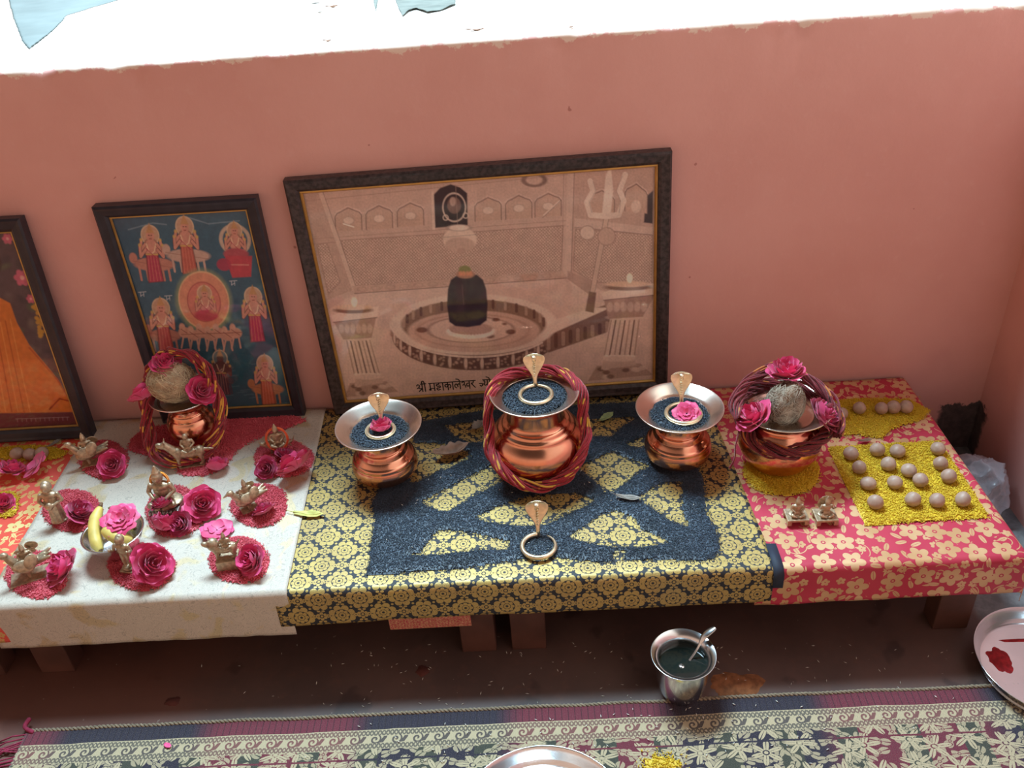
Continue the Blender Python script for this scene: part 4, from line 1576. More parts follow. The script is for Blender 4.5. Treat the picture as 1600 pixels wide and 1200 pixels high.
# --- the left picture, cut by the edge of the photograph: orange robe among flowers
cv = Canvas([(-200, 385), (12, 361), (97, 665), (-110, 678)], 240, 330, '#5A4A4C')
for k in range(160):
    r = random.Random(900 + k)
    x, y = r.uniform(-200, 90), r.uniform(360, 650)
    cv.ell(x, y, r.uniform(3, 11), r.uniform(3, 9), r.choice(['#4A4544', '#6E5F5A', '#574C52', '#64704F', '#7C6F62', '#443A40']), r.uniform(0, 3), 0.6, 3)
for x, y, rr in ((22, 430, 11), (4, 372, 7), (33, 462, 6)):
    for q in range(6):
        a = q * PI / 3
        cv.ell(x + rr * .6 * math.cos(a), y + rr * .6 * math.sin(a), rr * .6, rr * .45, '#D06A80', a, 0.9)
    cv.ell(x, y, rr * .3, rr * .3, '#E8B0A8')
for k in range(22):
    r = random.Random(70 + k)
    cv.ell(41 + r.uniform(-7, 9) + k * 0.4, 470 + k * 2.4, 3.4, 3.0, '#C99A3E', op=0.9)
cv.poly([(-120, 470), (-60, 440), (0, 470), (8, 500), (25, 535), (60, 580), (84, 620), (92, 645), (40, 650), (-110, 660)], '#D07A34')
for k in range(9):
    cv.line([(-2 - k * 8, 495 + k * 3), (18 - k * 10, 645)], 2.0, '#A8521F' if k % 2 else '#E0974A', 0.7)
cv.line([(25, 540), (66, 590), (88, 630)], 3, '#B2582A', 0.8)
cv.line([(50, 640), (68, 622), (84, 626)], 2.4, '#8E2F1C', 0.8)
cv.ell(-40, 420, 26, 32, '#C99078')
cv.ell(-40, 408, 28, 28, '#4A322E', op=0.6, ring=8)
cv.poly([(-112, 650), (92, 644), (97, 667), (-110, 680)], '#6A3238')
for k in range(12):
    x = -4 + k * 7.5
    cv.line([(x - 3, 657 - k * 0.35), (x + 3, 656.6 - k * 0.35)], 1.0, '#A88C88', 0.8)
    cv.line([(x, 657 - k * .35), (x, 662 - k * .35)], 1.0, '#A88C88', 0.7)
cv.grain(0.15, 0.15, 4.0)
picture('framed_picture', 'framed print of an orange robe among flowers, cut off at the left edge',
        at(-240, 357, 'y', -0.0185), at(31, 341, 'y', -0.0185), Vector((-0.985, -0.050, TH + 0.001)), 0.0205, cv, 0.0028, M['frame_black'])

# ------------------------------------------------------------------ roses
def rose_mesh(name, seed, layers, R=1.0, H=0.75, open_=0.0, tone=0.0, pale=0.0):
    r = random.Random(seed)
    V, Fc, C = [], [], []
    nu, nv = 13, 9
    for li, (cnt, r0, r1, h, wd, curl) in enumerate(layers):
        a0 = r.uniform(0, 6.28)
        for k in range(cnt):
            a = a0 + 2 * PI * k / cnt + r.uniform(-0.2, 0.2)
            sc = r.uniform(0.88, 1.12)
            tone_k = r.random()
            ph = r.uniform(0, 6.28)
            tl = r.uniform(-0.08, 0.08)
            o = len(V)
            for j in range(nv):
                v = j / (nv - 1)
                for i in range(nu):
                    u = -1 + 2 * i / (nu - 1)
                    ang = a + u * wd * (0.35 + 0.65 * min(1, v / 0.35)) * math.sqrt(1 - 0.60 * (max(0, v - 0.6) / 0.4) ** 3)
                    rr = (r0 + (r1 - r0) * math.sin(v * PI / 2) ** 1.1) * sc
                    rr += curl * max(0, v - 0.55) ** 1.4 * (1 + 0.4 * math.cos(u * 3 + ph))
                    rr += (0.04 * math.sin(u * 2.6 + ph) + 0.010 * math.sin(u * 7 + 2 * ph)) * v * v
                    z = h * sc * (v ** 1.35) - curl * 1.1 * max(0, v - 0.6) ** 1.5
                    z -= h * 0.22 * abs(u) ** 4 * v - tl * u * v
                    z += 0.022 * math.sin(u * 4 + ph * 2) * v * v
                    V.append((rr * math.cos(ang), rr * math.sin(ang), z))
                    C.append((0.15 + 0.85 * tone_k * (0.55 + 0.45 * v), v * (1 - pale) + (0 if not pale else 0), tone, 1))
            for j in range(nv - 1):
                for i in range(nu - 1):
                    q = o + j * nu + i
                    Fc.append((q, q + 1, q + nu + 1, q + nu))
    me = mesh_np(name, V, Fc)
    ca = me.color_attributes.new('petal', 'FLOAT_COLOR', 'POINT')
    ca.data.foreach_set('color', np.array(C, np.float32).ravel())
    me.materials.append(M['rose'])
    me.polygons.foreach_set('use_smooth', [True] * len(me.polygons))
    return me


# layers: count, base radius, top radius, height, half-width, outward curl
FULL = [(3, .02, .15, .88, 1.5, .0), (4, .04, .30, .90, 1.2, .0), (5, .06, .46, .86, 1.0, .06), (5, .08, .62, .78, .95, .14), (6, .10, .78, .64, .85, .25), (6, .10, .92, .46, .80, .35)]
BUD = [(3, .02, .16, .95, 1.5, .0), (4, .08, .32, .98, 1.2, .0), (4, .14, .50, .95, 1.1, .06), (5, .16, .66, .88, 1.0, .12), (5, .16, .82, .70, .95, .2)]
OPEN = [(6, .06, .30, .30, .7, .1), (7, .06, .52, .34, .65, .25), (8, .06, .74, .30, .6, .4), (8, .06, .95, .18, .58, .4)]
LOOSE = [(3, .05, .55, .35, .9, .2), (4, .05, .85, .25, .8, .35), (4, .04, 1.0, .10, .7, .2)]
ROSE_ME = {'full': [rose_mesh('rose', s, FULL) for s in (1, 2, 3)], 'bud': [rose_mesh('rose', s, BUD) for s in (11, 12)],
           'dark': [rose_mesh('rose', s, FULL, tone=0.8) for s in (21, 22)], 'open': [rose_mesh('rose', 31, OPEN, pale=0.35)],
           'loose': [rose_mesh('rose', 41, LOOSE, pale=0.5)]}
RC = [0]


def rose(px, py, rad_px, kind, label, group, tilt=(0.5, 0.0), z=None, y=None, lift=None, loc=None, squash=0.8, name='rose'):
    k = RC[0]
    RC[0] += 1
    z = ZW if z is None else z
    ms = ROSE_ME[kind]
    base = at(px, py, 'z', z + 0.012) if loc is None else Vector(loc)
    R = rad_px * (base - CAM).dot(-BACK) / F_PX
    o = bpy.data.objects.new(name, ms[k % len(ms)])
    COL.objects.link(o)
    o.scale = (R, R, R * squash / 0.8)
    o.rotation_euler = (tilt[0], tilt[1], (k * 2.399) % 6.28)
    rot = o.rotation_euler.to_matrix()
    lo = min((rot @ Vector((v.co.x * R, v.co.y * R, v.co.z * R * squash / 0.8))).z for v in ms[k % len(ms)].vertices)
    if loc is None:
        o.location = (base.x, base.y, z - lo + 0.001)
    else:
        o.location = base
    tag(o, label, 'rose', group)
    return o


g1 = 'roses on the white cloth'
rose(177, 728, 22, 'full', 'magenta rose beside the bird-riding idol at the back left', g1, (0.7, 0.3))
rose(121, 803, 23, 'dark', 'dark crimson rose beside the standing robed idol', g1, (0.5, -0.5))
rose(107, 889, 31, 'full', 'big bright magenta rose at the front left corner of white cloth', g1, (0.6, 0.2))
rose(236, 888, 33, 'full', 'large cupped rose in the middle of the front row', g1, (0.9, 0.1))
rose(337, 729, 20, 'bud', 'small magenta rose beside the horse-riding idol', g1, (0.6, -0.2))
rose(418, 731, 18, 'dark', 'rumpled crimson rose below the horned idol, left of a larger rose', g1, (0.7, 0.4))
rose(443, 708, 16, 'dark', 'small crushed rose in the lap of the horned idol', g1, (0.4, 0.2))
rose(467, 738, 29, 'full', 'large magenta rose nearest the black cloth edge, beside the horned idol', g1, (0.8, -0.3))
rose(315, 791, 28, 'full', 'full magenta rose right of the central orange-haloed idol', g1, (0.7, 0.3))
rose(249, 826, 25, 'bud', 'rose with a pale streak in front of the central idol', g1, (0.9, -0.2))
rose(285, 817, 19, 'dark', 'crimson rose squeezed between two others, before the central idol', g1, (0.5, 0.6))
rose(337, 822, 24, 'loose', 'loose flat pink rose petals lying between two rice mounds', g1, (0.15, 0.1))
rose(413, 798, 18, 'dark', 'small deep red rose in the middle row near the black cloth', g1, (0.6, 0.1))
rose(398, 878, 26, 'full', 'magenta rose beside the pedestal idol at the front right', g1, (0.7, -0.4))
g2 = 'roses on the orange cloth'
rose(15, 736, 22, 'full', 'shaggy magenta rose before the three nuts on orange cloth', g2, (0.5, 0.2), z=ZR)
rose(56, 729, 22, 'loose', 'crumpled pink rose right of the shaggy one on orange cloth', g2, (0.5, 0.3), z=ZR)
rose(3, 784, 17, 'full', 'half-seen magenta rose at the left edge of the photo', g2, (0.5, 0.2), z=ZR)
# stray petals
def petal(px, py, ax, val, s, label, mat_rot):
    me = ROSE_ME['loose'][0]
    V = [(s * (u * (0.6 + 0.4 * math.cos(v * 2))), s * v, 0.25 * s * u * u + 0.1 * s * v * v) for v in np.linspace(-1, 1, 6) for u in np.linspace(-0.6, 0.6, 5)]
    Fc = [(j * 5 + i, j * 5 + i + 1, (j + 1) * 5 + i + 1, (j + 1) * 5 + i) for j in range(5) for i in range(4)]
    m2 = mesh_np('rose_petal', V, Fc)
    ca = m2.color_attributes.new('petal', 'FLOAT_COLOR', 'POINT')
    ca.data.foreach_set('color', np.array([(0.9, 0.6, 0, 1)] * len(V), np.float32).ravel())
    o = link('rose_petal', m2, M['rose'])
    p = at(px, py, ax, val)
    o.location = (p.x, p.y, p.z + 0.0006)
    o.rotation_euler = (0, 0, mat_rot)
    so = o.modifiers.new('thickness', 'SOLIDIFY')
    so.thickness = 0.0003
    tag(o, label, 'petal', 'stray rose petals')
    return o


petal(163, 750, 'z', ZW, 0.005, 'single pink petal below the rose at the back left', 0.4)
petal(262, 1165, 'z', 0.006, 0.0055, 'single pink petal lying on the carpet at left', 1.1)

# ------------------------------------------------------------------ copper pots
def kalash(base, prof, lip, label, group='copper pots on the benches', tilt=(0, 0), seeds=None, s=1.0):
    t = empty('copper_pot', base, (tilt[0], tilt[1], 0))
    tag(t, label, 'pot', group)
    b = MB()
    b.lathe([(r * s, z * s) for r, z in prof], 64)
    b.build('pot_body', M['copper'], t, weld=True)
    b = MB()
    b.lathe([(r * s, z * s) for r, z in lip], 64)
    b.build('pot_lip', M['tin'], t, weld=True)
    return t


def smooth_prof(P, n=5):
    return [(max(0.0, p.x), p.y) for p in catmull([(r, z, 0) for r, z in P], n)]


PA = smooth_prof([(0.0, 0.0), (0.028, 0.0), (0.036, 0.003), (0.0460, 0.012), (0.0488, 0.023), (0.0470, 0.032)], 5) + \
    [(0.0455, 0.0350), (0.0460, 0.0362), (0.0435, 0.0385)] + smooth_prof([(0.0425, 0.0392), (0.0385, 0.0445), (0.0362, 0.0468)], 4) + \
    [(0.0368, 0.0482), (0.0340, 0.0505), (0.0345, 0.0520), (0.0312, 0.0545)] + smooth_prof([(0.0304, 0.0550), (0.0286, 0.0620), (0.0292, 0.0700), (0.0360, 0.0772), (0.0480, 0.0838), (0.0590, 0.0895)], 5)
LA = smooth_prof([(0.0590, 0.0895), (0.0622, 0.0912), (0.0628, 0.0926), (0.0615, 0.0932), (0.0560, 0.0905), (0.0450, 0.0840), (0.0350, 0.0785), (0.0, 0.0765)], 5)
PM = smooth_prof([(0.0, 0.0), (0.040, 0.0), (0.052, 0.005), (0.066, 0.022), (0.0715, 0.042), (0.068, 0.058), (0.058, 0.070)], 6) + \
    [(0.0555, 0.0730), (0.0558, 0.0748), (0.0520, 0.0765), (0.0490, 0.0790), (0.0490, 0.0805), (0.0455, 0.083)] + \
    smooth_prof([(0.0440, 0.0835), (0.0405, 0.090), (0.0400, 0.108), (0.0425, 0.116), (0.0510, 0.1225), (0.0600, 0.129)], 5)
LM = smooth_prof([(0.0600, 0.129), (0.0635, 0.1308), (0.0640, 0.1322), (0.0625, 0.1328), (0.0560, 0.1295), (0.0460, 0.124), (0.0400, 0.120), (0.0, 0.118)], 5)
PR = smooth_prof([(0.0, 0.0), (0.034, 0.0), (0.044, 0.005), (0.0545, 0.022), (0.0585, 0.040), (0.055, 0.058), (0.047, 0.070), (0.042, 0.076), (0.043, 0.083), (0.054, 0.092), (0.064, 0.098)], 6)
LR = smooth_prof([(0.064, 0.098), (0.0672, 0.0995), (0.0678, 0.1010), (0.0665, 0.1015), (0.058, 0.0965), (0.046, 0.088), (0.038, 0.083), (0.0, 0.080)], 5)
PL_ = smooth_prof([(0.0, 0.0), (0.024, 0.0), (0.031, 0.004), (0.0375, 0.016), (0.0390, 0.026), (0.0365, 0.036), (0.0325, 0.042)], 5) + \
    [(0.0318, 0.0435), (0.0322, 0.0448), (0.0298, 0.0468), (0.0300, 0.0482), (0.0278, 0.0500)] + smooth_prof([(0.0272, 0.0505), (0.0262, 0.057), (0.0310, 0.064), (0.0410, 0.070), (0.0495, 0.0745)], 5)
PL_ = [(r, z * 1.15) for r, z in PL_]
LL = smooth_prof([(0.0495, 0.0745), (0.0518, 0.0758), (0.0522, 0.0769), (0.0512, 0.0774), (0.044, 0.0725), (0.034, 0.067), (0.0, 0.063)], 5)

LL = [(r, z * 1.15) for r, z in LL]

KL = Vector((-0.230, -0.185, TH + 0.001))
KM = Vector((-0.003, -0.183, TH + 0.003))
KR = Vector((0.203, -0.185, TH + 0.002))
KC = Vector((0.345, -0.203, TH + 0.0025))
KB = Vector((-0.545, -0.080, TH + 0.010))
kalash(KL, PA, LA, 'copper pot of black seeds with a rose, left of the thread-wrapped pot')
kalash(KM, PM, LM, 'tall copper pot wrapped in red thread in the middle of the black cloth')
kalash(KR, PA, LA, 'copper pot of black seeds with a rose, at the edge of the red cloth')
kalash(KC, PR, LR, 'copper pot holding a coconut on the red cloth')
kalash(KB, PL_, LL, 'small copper pot holding a coconut before the teal poster')


def seed_heap(c, r, z, label):
    n = 24
    poly = [(c.x + r * math.cos(2 * PI * k / n) * (1 + 0.03 * math.sin(3 * k)), c.y + r * math.sin(2 * PI * k / n) * (1 + 0.03 * math.cos(2 * k))) for k in range(n)]
    return grain_patch('black_sesame_heap', poly, [], z, M['sesame'], 2600, 0.0019, 0.0009, 0.0040, label, 'sesame seeds', 0.003, 0.0, 0.001, 'sesame heaps in the copper pots')


seed_heap(KL, 0.0405, KL.z + 0.0795, 'black seeds filling the left seed pot on black cloth')
seed_heap(KM, 0.0440, KM.z + 0.1215, 'black seeds filling the thread-wrapped middle pot')
seed_heap(KR, 0.0405, KR.z + 0.0795, 'black seeds filling the right seed pot by the red cloth')

# ------------------------------------------------------------------ brass serpents
def naga(loc, rot, R, label, open_ring=False, hood_h=0.040, lean=0.25):
    t = empty('brass_serpent', loc, (0, 0, rot))
    tag(t, label, 'serpent figure', 'brass serpents with a coiled ring')
    a0, a1 = PI / 2 + 0.05, PI / 2 + (2 * PI - (0.55 if open_ring else 0.12))
    pts, rad = [], []
    for k in range(49):
        f = k / 48
        a = a0 + (a1 - a0) * f
        pts.append((R * math.cos(a), R * math.sin(a), 0.0032))
        rad.append(0.0032 * (1 - 0.75 * max(0, f - 0.75) / 0.25 * (1 if open_ring else 0.3)))
    b = MB()
    b.tube(pts, rad, 12)
    b.build('coil', M['brass_naga'], t)
    # neck and spread hood rising from the back of the ring
    prof = [(0.0, 0.0030, 0.0034), (0.14, 0.0030, 0.0032), (0.28, 0.0033, 0.0029), (0.38, 0.0044, 0.0026), (0.50, 0.0075, 0.0023), (0.62, 0.0112, 0.0021),
            (0.74, 0.0142, 0.0020), (0.85, 0.0158, 0.0019), (0.94, 0.0150, 0.0018), (1.0, 0.0118, 0.0016), (1.03, 0.0070, 0.0013)]
    spine = lambda f: R + 0.004 * math.sin(f * 2.6) + lean * 0.05 * f * f
    V, Fc = [], []
    n = 20
    for (f, hw, th) in prof:
        z = 0.002 + hood_h * f
        y = spine(f)
        for k in range(n):
            a = 2 * PI * k / n
            x = hw * math.cos(a)
            dish = -0.0035 * (1 - (x / max(hw, 1e-6)) ** 2) * min(1, hw / 0.012) * -1
            V.append((x, y + th * math.sin(a) * (1 - 0.5 * abs(math.cos(a)) ** 3) + dish, z))
    m = len(prof)
    for i in range(m - 1):
        for k in range(n):
            Fc.append((i * n + k, i * n + (k + 1) % n, (i + 1) * n + (k + 1) % n, (i + 1) * n + k))
    Fc.append([(m - 1) * n + k for k in range(n)])
    Fc.append(list(range(n))[::-1])
    hd = link('hood', mesh('hood', V, Fc), M['brass_naga'], t)
    # belly scutes, the head and its two fangs on the front of the hood
    b = MB()
    for k in range(7):
        f = 0.36 + k * 0.075
        z = 0.002 + hood_h * f
        y = spine(f) - 0.0016
        b.ell((0, y, z), (0.0022, 0.0014, 0.0010), nu=8, nv=6)
    f = 0.95
    y = spine(f)
    b.ell((0, y - 0.003, 0.002 + hood_h * 1.0), (0.0040, 0.0045, 0.0022), nu=10, nv=8)
    for sg in (-1, 1):
        b.tube([(sg * 0.0020, y - 0.0055, 0.002 + hood_h * 0.98), (sg * 0.0024, y - 0.0060, 0.002 + hood_h * 0.86)], [0.0011, 0.0004], 6)
    b.build('serpent_head', M['brass_naga'], t)
    return t


naga(KL + Vector((0.003, -0.006, 0.0830)), 0.05, 0.0195, 'brass serpent in the left seed pot, a rose in its ring')
naga(KM + Vector((0.002, -0.004, 0.1250)), 0.0, 0.0225, 'brass serpent with an empty ring in the thread-wrapped pot', hood_h=0.043)
naga(KR + Vector((0.004, -0.008, 0.0830)), -0.05, 0.0240, 'brass serpent in the right seed pot, an open rose in its ring', hood_h=0.044)
pf = at(842, 855, 'z', TH + 0.004)
naga((pf.x, pf.y, TH + 0.0035), 0.0, 0.0222, 'brass serpent lying on the sesame design in front of all pots', True, hood_h=0.044, lean=0.25)
rose(0, 0, 21, 'bud', 'round magenta rose in the serpent ring of the left seed pot', 'roses in the seed pots', (0.35, 0.1), loc=KL + Vector((0.006, -0.010, 0.0870)))
rose(0, 0, 20, 'open', 'open rose with a pale heart in the right seed pot', 'roses in the seed pots', (0.45, 0.2), loc=KR + Vector((0.008, -0.012, 0.0885)))

# ------------------------------------------------------------------ thread bundles
def bundle(name, path, n, R, r, mat, label, cat='thread', closed=False, seed=0, twist=5.0, parent=None, group=None, sub=10):
    rr = random.Random(seed)
    P = catmull(path, sub, closed)
    if closed:
        P = P + P[:1]
    V, Fc, UV = [], [], []
    m = 5
    L = [0.0]
    for i in range(1, len(P)):
        L.append(L[-1] + (P[i] - P[i - 1]).length)
    t0 = (P[1] - P[0]).normalized()
    nrm0 = t0.orthogonal().normalized()
    fr = []
    for i, p in enumerate(P):
        t = (P[min(i + 1, len(P) - 1)] - P[max(i - 1, 0)]).normalized()
        nrm0 = (nrm0 - t * nrm0.dot(t)).normalized()
        fr.append((nrm0.copy(), t.cross(nrm0)))
    for k in range(n):
        ph = rr.uniform(0, 6.28)
        rad = R * math.sqrt(rr.random())
        q = rr.uniform(0, 100)
        pts = []
        for i, p in enumerate(P):
            a = ph + twist * L[i] * 10 + 0.8 * mnoise.noise(Vector((L[i] * 30, q, 0)))
            ra = rad * (1 + 0.5 * mnoise.noise(Vector((L[i] * 25, q, 4))))
            pts.append(p + (fr[i][0] * math.cos(a) + fr[i][1] * math.sin(a)) * ra)
        o = len(V)
        nrm = (pts[1] - pts[0]).normalized().orthogonal().normalized()
        for i, p in enumerate(pts):
            t = (pts[min(i + 1, len(pts) - 1)] - pts[max(i - 1, 0)]).normalized()
            nrm = (nrm - t * nrm.dot(t)).normalized()
            bn = t.cross(nrm)
            for c in range(m):
                a = 2 * PI * c / m
                V.append(p + (nrm * math.cos(a) + bn * math.sin(a)) * r)
                UV.append((L[i], k * 1.7 * 0.35 + (k % 3) * 0.1))
        for i in range(len(pts) - 1):
            for c in range(m):
                Fc.append((o + i * m + c, o + i * m + (c + 1) % m, o + (i + 1) * m + (c + 1) % m, o + (i + 1) * m + c))
    me = mesh_np(name, [tuple(v) for v in V], Fc)
    uvl = me.uv_layers.new(name='UVMap')
    uvl.data.foreach_set('uv', np.array(UV, np.float32)[np.array(Fc).ravel()].ravel())
    o = link(name, me, mat, parent)
    if not parent:
        tag(o, label, cat, group)
    return o


K = KM
bundle('thread_garland', [K + Vector((p[0] * 0.945, p[1], p[2] - 0.003)) for p in [(-0.004, 0.044, 0.139), (-0.028, 0.040, 0.140), (-0.052, 0.024, 0.139), (-0.064, 0.002, 0.135), (-0.0705, -0.010, 0.116),
                                                  (-0.0710, -0.020, 0.092), (-0.0720, -0.036, 0.066), (-0.0560, -0.058, 0.044), (-0.030, -0.072, 0.029), (0.0, -0.077, 0.023),
                                                  (0.030, -0.072, 0.029), (0.0560, -0.058, 0.045), (0.0720, -0.036, 0.068), (0.0715, -0.020, 0.094), (0.0710, -0.008, 0.118),
                                                  (0.0650, 0.004, 0.137), (0.050, 0.024, 0.141), (0.030, 0.038, 0.143), (0.010, 0.043, 0.141), (-0.004, 0.044, 0.139)]],
       24, 0.0072, 0.0015, M['mauli_bright'], 'thick loop of red and yellow thread hung round the middle pot', seed=3, group='thread garlands')
K = KC
bundle('thread_garland', [K + Vector((0.060 * math.cos(a), 0.058 * math.sin(a) - 0.004, 0.088 + 0.010 * math.sin(a) - (0.016 if math.sin(a) < -0.3 else 0))) for a in np.linspace(0, 2 * PI, 15)[:-1]],
       22, 0.0095, 0.0015, M['mauli_dark'], 'dark red thread wound round the neck of the pot on red cloth', closed=True, seed=5, group='thread garlands')
bundle('thread_garland', [K + Vector(p) for p in [(-0.066, -0.024, 0.096), (-0.068, -0.002, 0.106), (-0.050, 0.022, 0.122), (-0.018, 0.036, 0.134), (0.014, 0.038, 0.132), (0.044, 0.024, 0.118),
                                                  (0.066, -0.002, 0.104), (0.070, -0.026, 0.088), (0.062, -0.046, 0.074)]],
       18, 0.0075, 0.0015, M['mauli_dark'], 'red and yellow thread arching over the coconut on red cloth', seed=6, group='thread garlands')
bundle('thread_end', [K + Vector(p) for p in [(-0.066, -0.030, 0.082), (-0.073, -0.040, 0.062), (-0.074, -0.046, 0.045), (-0.082, -0.052, 0.032)]], 2, 0.001, 0.001, M['mauli_dark'],
       'single loose thread end hanging left of the coconut pot on red cloth', seed=8, group='thread garlands')
K = KB
bundle('thread_garland', [K + Vector((p[0], p[1], p[2] * 1.1)) for p in [(-0.010, 0.012, 0.136), (0.016, 0.010, 0.138), (0.036, 0.006, 0.126), (0.050, 0.000, 0.104), (0.056, -0.008, 0.078), (0.056, -0.018, 0.050), (0.046, -0.038, 0.024),
                                                  (0.026, -0.056, 0.009), (-0.004, -0.064, 0.006), (-0.034, -0.060, 0.006), (-0.054, -0.044, 0.012), (-0.058, -0.030, 0.036), (-0.058, -0.018, 0.062),
                                                  (-0.054, -0.008, 0.090), (-0.042, 0.004, 0.114), (-0.024, 0.011, 0.130)]],
       28, 0.0098, 0.0015, M['mauli'], 'large loop of red and yellow thread round the pot before the poster', closed=True, seed=9, group='thread garlands')

# ------------------------------------------------------------------ coconuts
def coconut(loc, r, rot, mat, label, seed):
    t = empty('coconut', loc, rot)
    tag(t, label, 'coconut', 'coconuts in the copper pots')
    V, Fc = [], []
    nu, nv = 32, 22
    for j in range(nv + 1):
        th = PI * j / nv
        for k in range(nu):
            a = 2 * PI * k / nu
            d = Vector((math.sin(th) * math.cos(a), math.sin(th) * math.sin(a), math.cos(th)))
            rr = 1 + 0.10 * mnoise.noise(d * 2.2 + Vector((seed, 0, 0))) + 0.06 * mnoise.noise(d * 7)
            tip = 1 + 0.18 * max(0, d.z) ** 4
            V.append((d.x * r[0] * rr, d.y * r[1] * rr, d.z * r[2] * rr * tip))
    for j in range(nv):
        for k in range(nu):
            Fc.append((j * nu + k, (j + 1) * nu + k, (j + 1) * nu + (k + 1) % nu, j * nu + (k + 1) % nu))
    link('husk', mesh('husk', V, Fc), mat, t)
    b = MB()
    rr = random.Random(seed)
    for q in range(620):
        d = Vector((rr.gauss(0, 1), rr.gauss(0, 1), rr.gauss(0, 1))).normalized()
        tg = Vector((rr.gauss(0, 1), rr.gauss(0, 1), rr.gauss(0, 1)))
        tg = (tg - d * tg.dot(d)).normalized()
        pts = []
        for s in range(5):
            f = s / 4
            e = (d + tg * f * 0.55).normalized()
            lift = (1.0 + 0.18 * max(0, e.z) ** 4) * (1.03 + 0.05 * math.sin(f * PI) + (0.14 * rr.random() if s == 4 else 0))
            pts.append((e.x * r[0] * lift, e.y * r[1] * lift, e.z * r[2] * lift))
        b.tube(pts, [0.0004, 0.0004, 0.00035, 0.0003, 0.00015], 3, False)
    b.build('husk_fibre', M['fibre'] if mat == M['husk'] else M['fibre_dark'], t)
    return t


coconut(KB + Vector((-0.010, -0.002, 0.109)), (0.035, 0.029, 0.029), (0.2, 0.4, 0.3), M['husk'], 'pale hairy coconut in the pot before the teal poster', 3)
coconut(KC + Vector((-0.002, -0.010, 0.106)), (0.026, 0.025, 0.031), (0.25, 0.0, 0.5), M['husk_dark'], 'grey-brown hairy coconut in the pot on the red cloth', 8)
g3 = 'roses on the coconut pots'
rose(0, 0, 23, 'full', 'bright pink rose on top of the left coconut', g3, (0.35, -0.2), loc=KB + Vector((-0.014, 0.000, 0.135)))
rose(0, 0, 25, 'full', 'magenta rose at the left side of the left coconut', g3, (0.75, -0.25), loc=KB + Vector((-0.050, -0.016, 0.092)))
rose(0, 0, 24, 'full', 'magenta rose at the right side of the left coconut', g3, (0.6, 0.6), loc=KB + Vector((0.034, -0.014, 0.097)))
rose(0, 0, 31, 'full', 'magenta rose with yellow stamens on top of the right coconut', g3, (0.1, 0.1), loc=KC + Vector((0.004, 0.014, 0.136)))
rose(0, 0, 31, 'full', 'magenta rose left of the coconut on the red cloth', g3, (0.7, -0.3), loc=KC + Vector((-0.042, -0.028, 0.096)))
rose(0, 0, 30, 'dark', 'dark wilted rose right of the coconut on the red cloth', g3, (0.7, 0.4), loc=KC + Vector((0.042, -0.026, 0.090)))

# ------------------------------------------------------------------ brass idols
def cone(b, p, q, r0, r1, n=10):
    p, q = Vector(p), Vector(q)
    b.tube([p, p.lerp(q, .33), p.lerp(q, .66), q], [r0, r0 + (r1 - r0) * .33, r0 + (r1 - r0) * .66, r1], n)
    b.ell(p, (r0, r0, r0), nu=10, nv=6)
    b.ell(q, (r1, r1, r1), nu=10, nv=6)


def rider(b, z, s=1.0, x=0.0, y=0.0, arms='lap', crown=True):
    """seated human figurine from the hips at height z"""
    e = lambda c, r, rot=(0, 0, 0): b.ell((x + c[0] * s, y + c[1] * s, z + c[2] * s), tuple(q * s for q in r), rot, 14, 9)
    k = lambda p, q, r0, r1: cone(b, (x + p[0] * s, y + p[1] * s, z + p[2] * s), (x + q[0] * s, y + q[1] * s, z + q[2] * s), r0 * s, r1 * s)
    e((0, 0, .25), (.62, .5, .42))
    e((0, 0, .85), (.55, .42, .62))
    e((0, 0, 1.25), (.66, .42, .32))
    k((0, 0, 1.4), (0, 0, 1.65), .22, .2)
    e((0, -.04, 1.95), (.36, .38, .44))
    e((0, -.42, 1.92), (.07, .09, .09))
    if crown:
        k((0, .02, 2.25), (0, .05, 2.75), .3, .1)
    for sg in (-1, 1):
        k((sg * .3, -.1, .15), (sg * .75, -.65, .1), .3, .22)
        k((sg * .75, -.65, .1), (sg * .2, -.85, -.05), .22, .16)
        k((sg * .64, 0, 1.3), (sg * .85, -.1, .85), .18, .15)
        if arms == 'lap':
            k((sg * .85, -.1, .85), (sg * .4, -.6, .6), .15, .12)
        else:
            k((sg * .85, -.1, .85), (sg * .95, -.5, 1.3), .15, .12)
            e((sg * .95, -.55, 1.45), (.15, .15, .22))


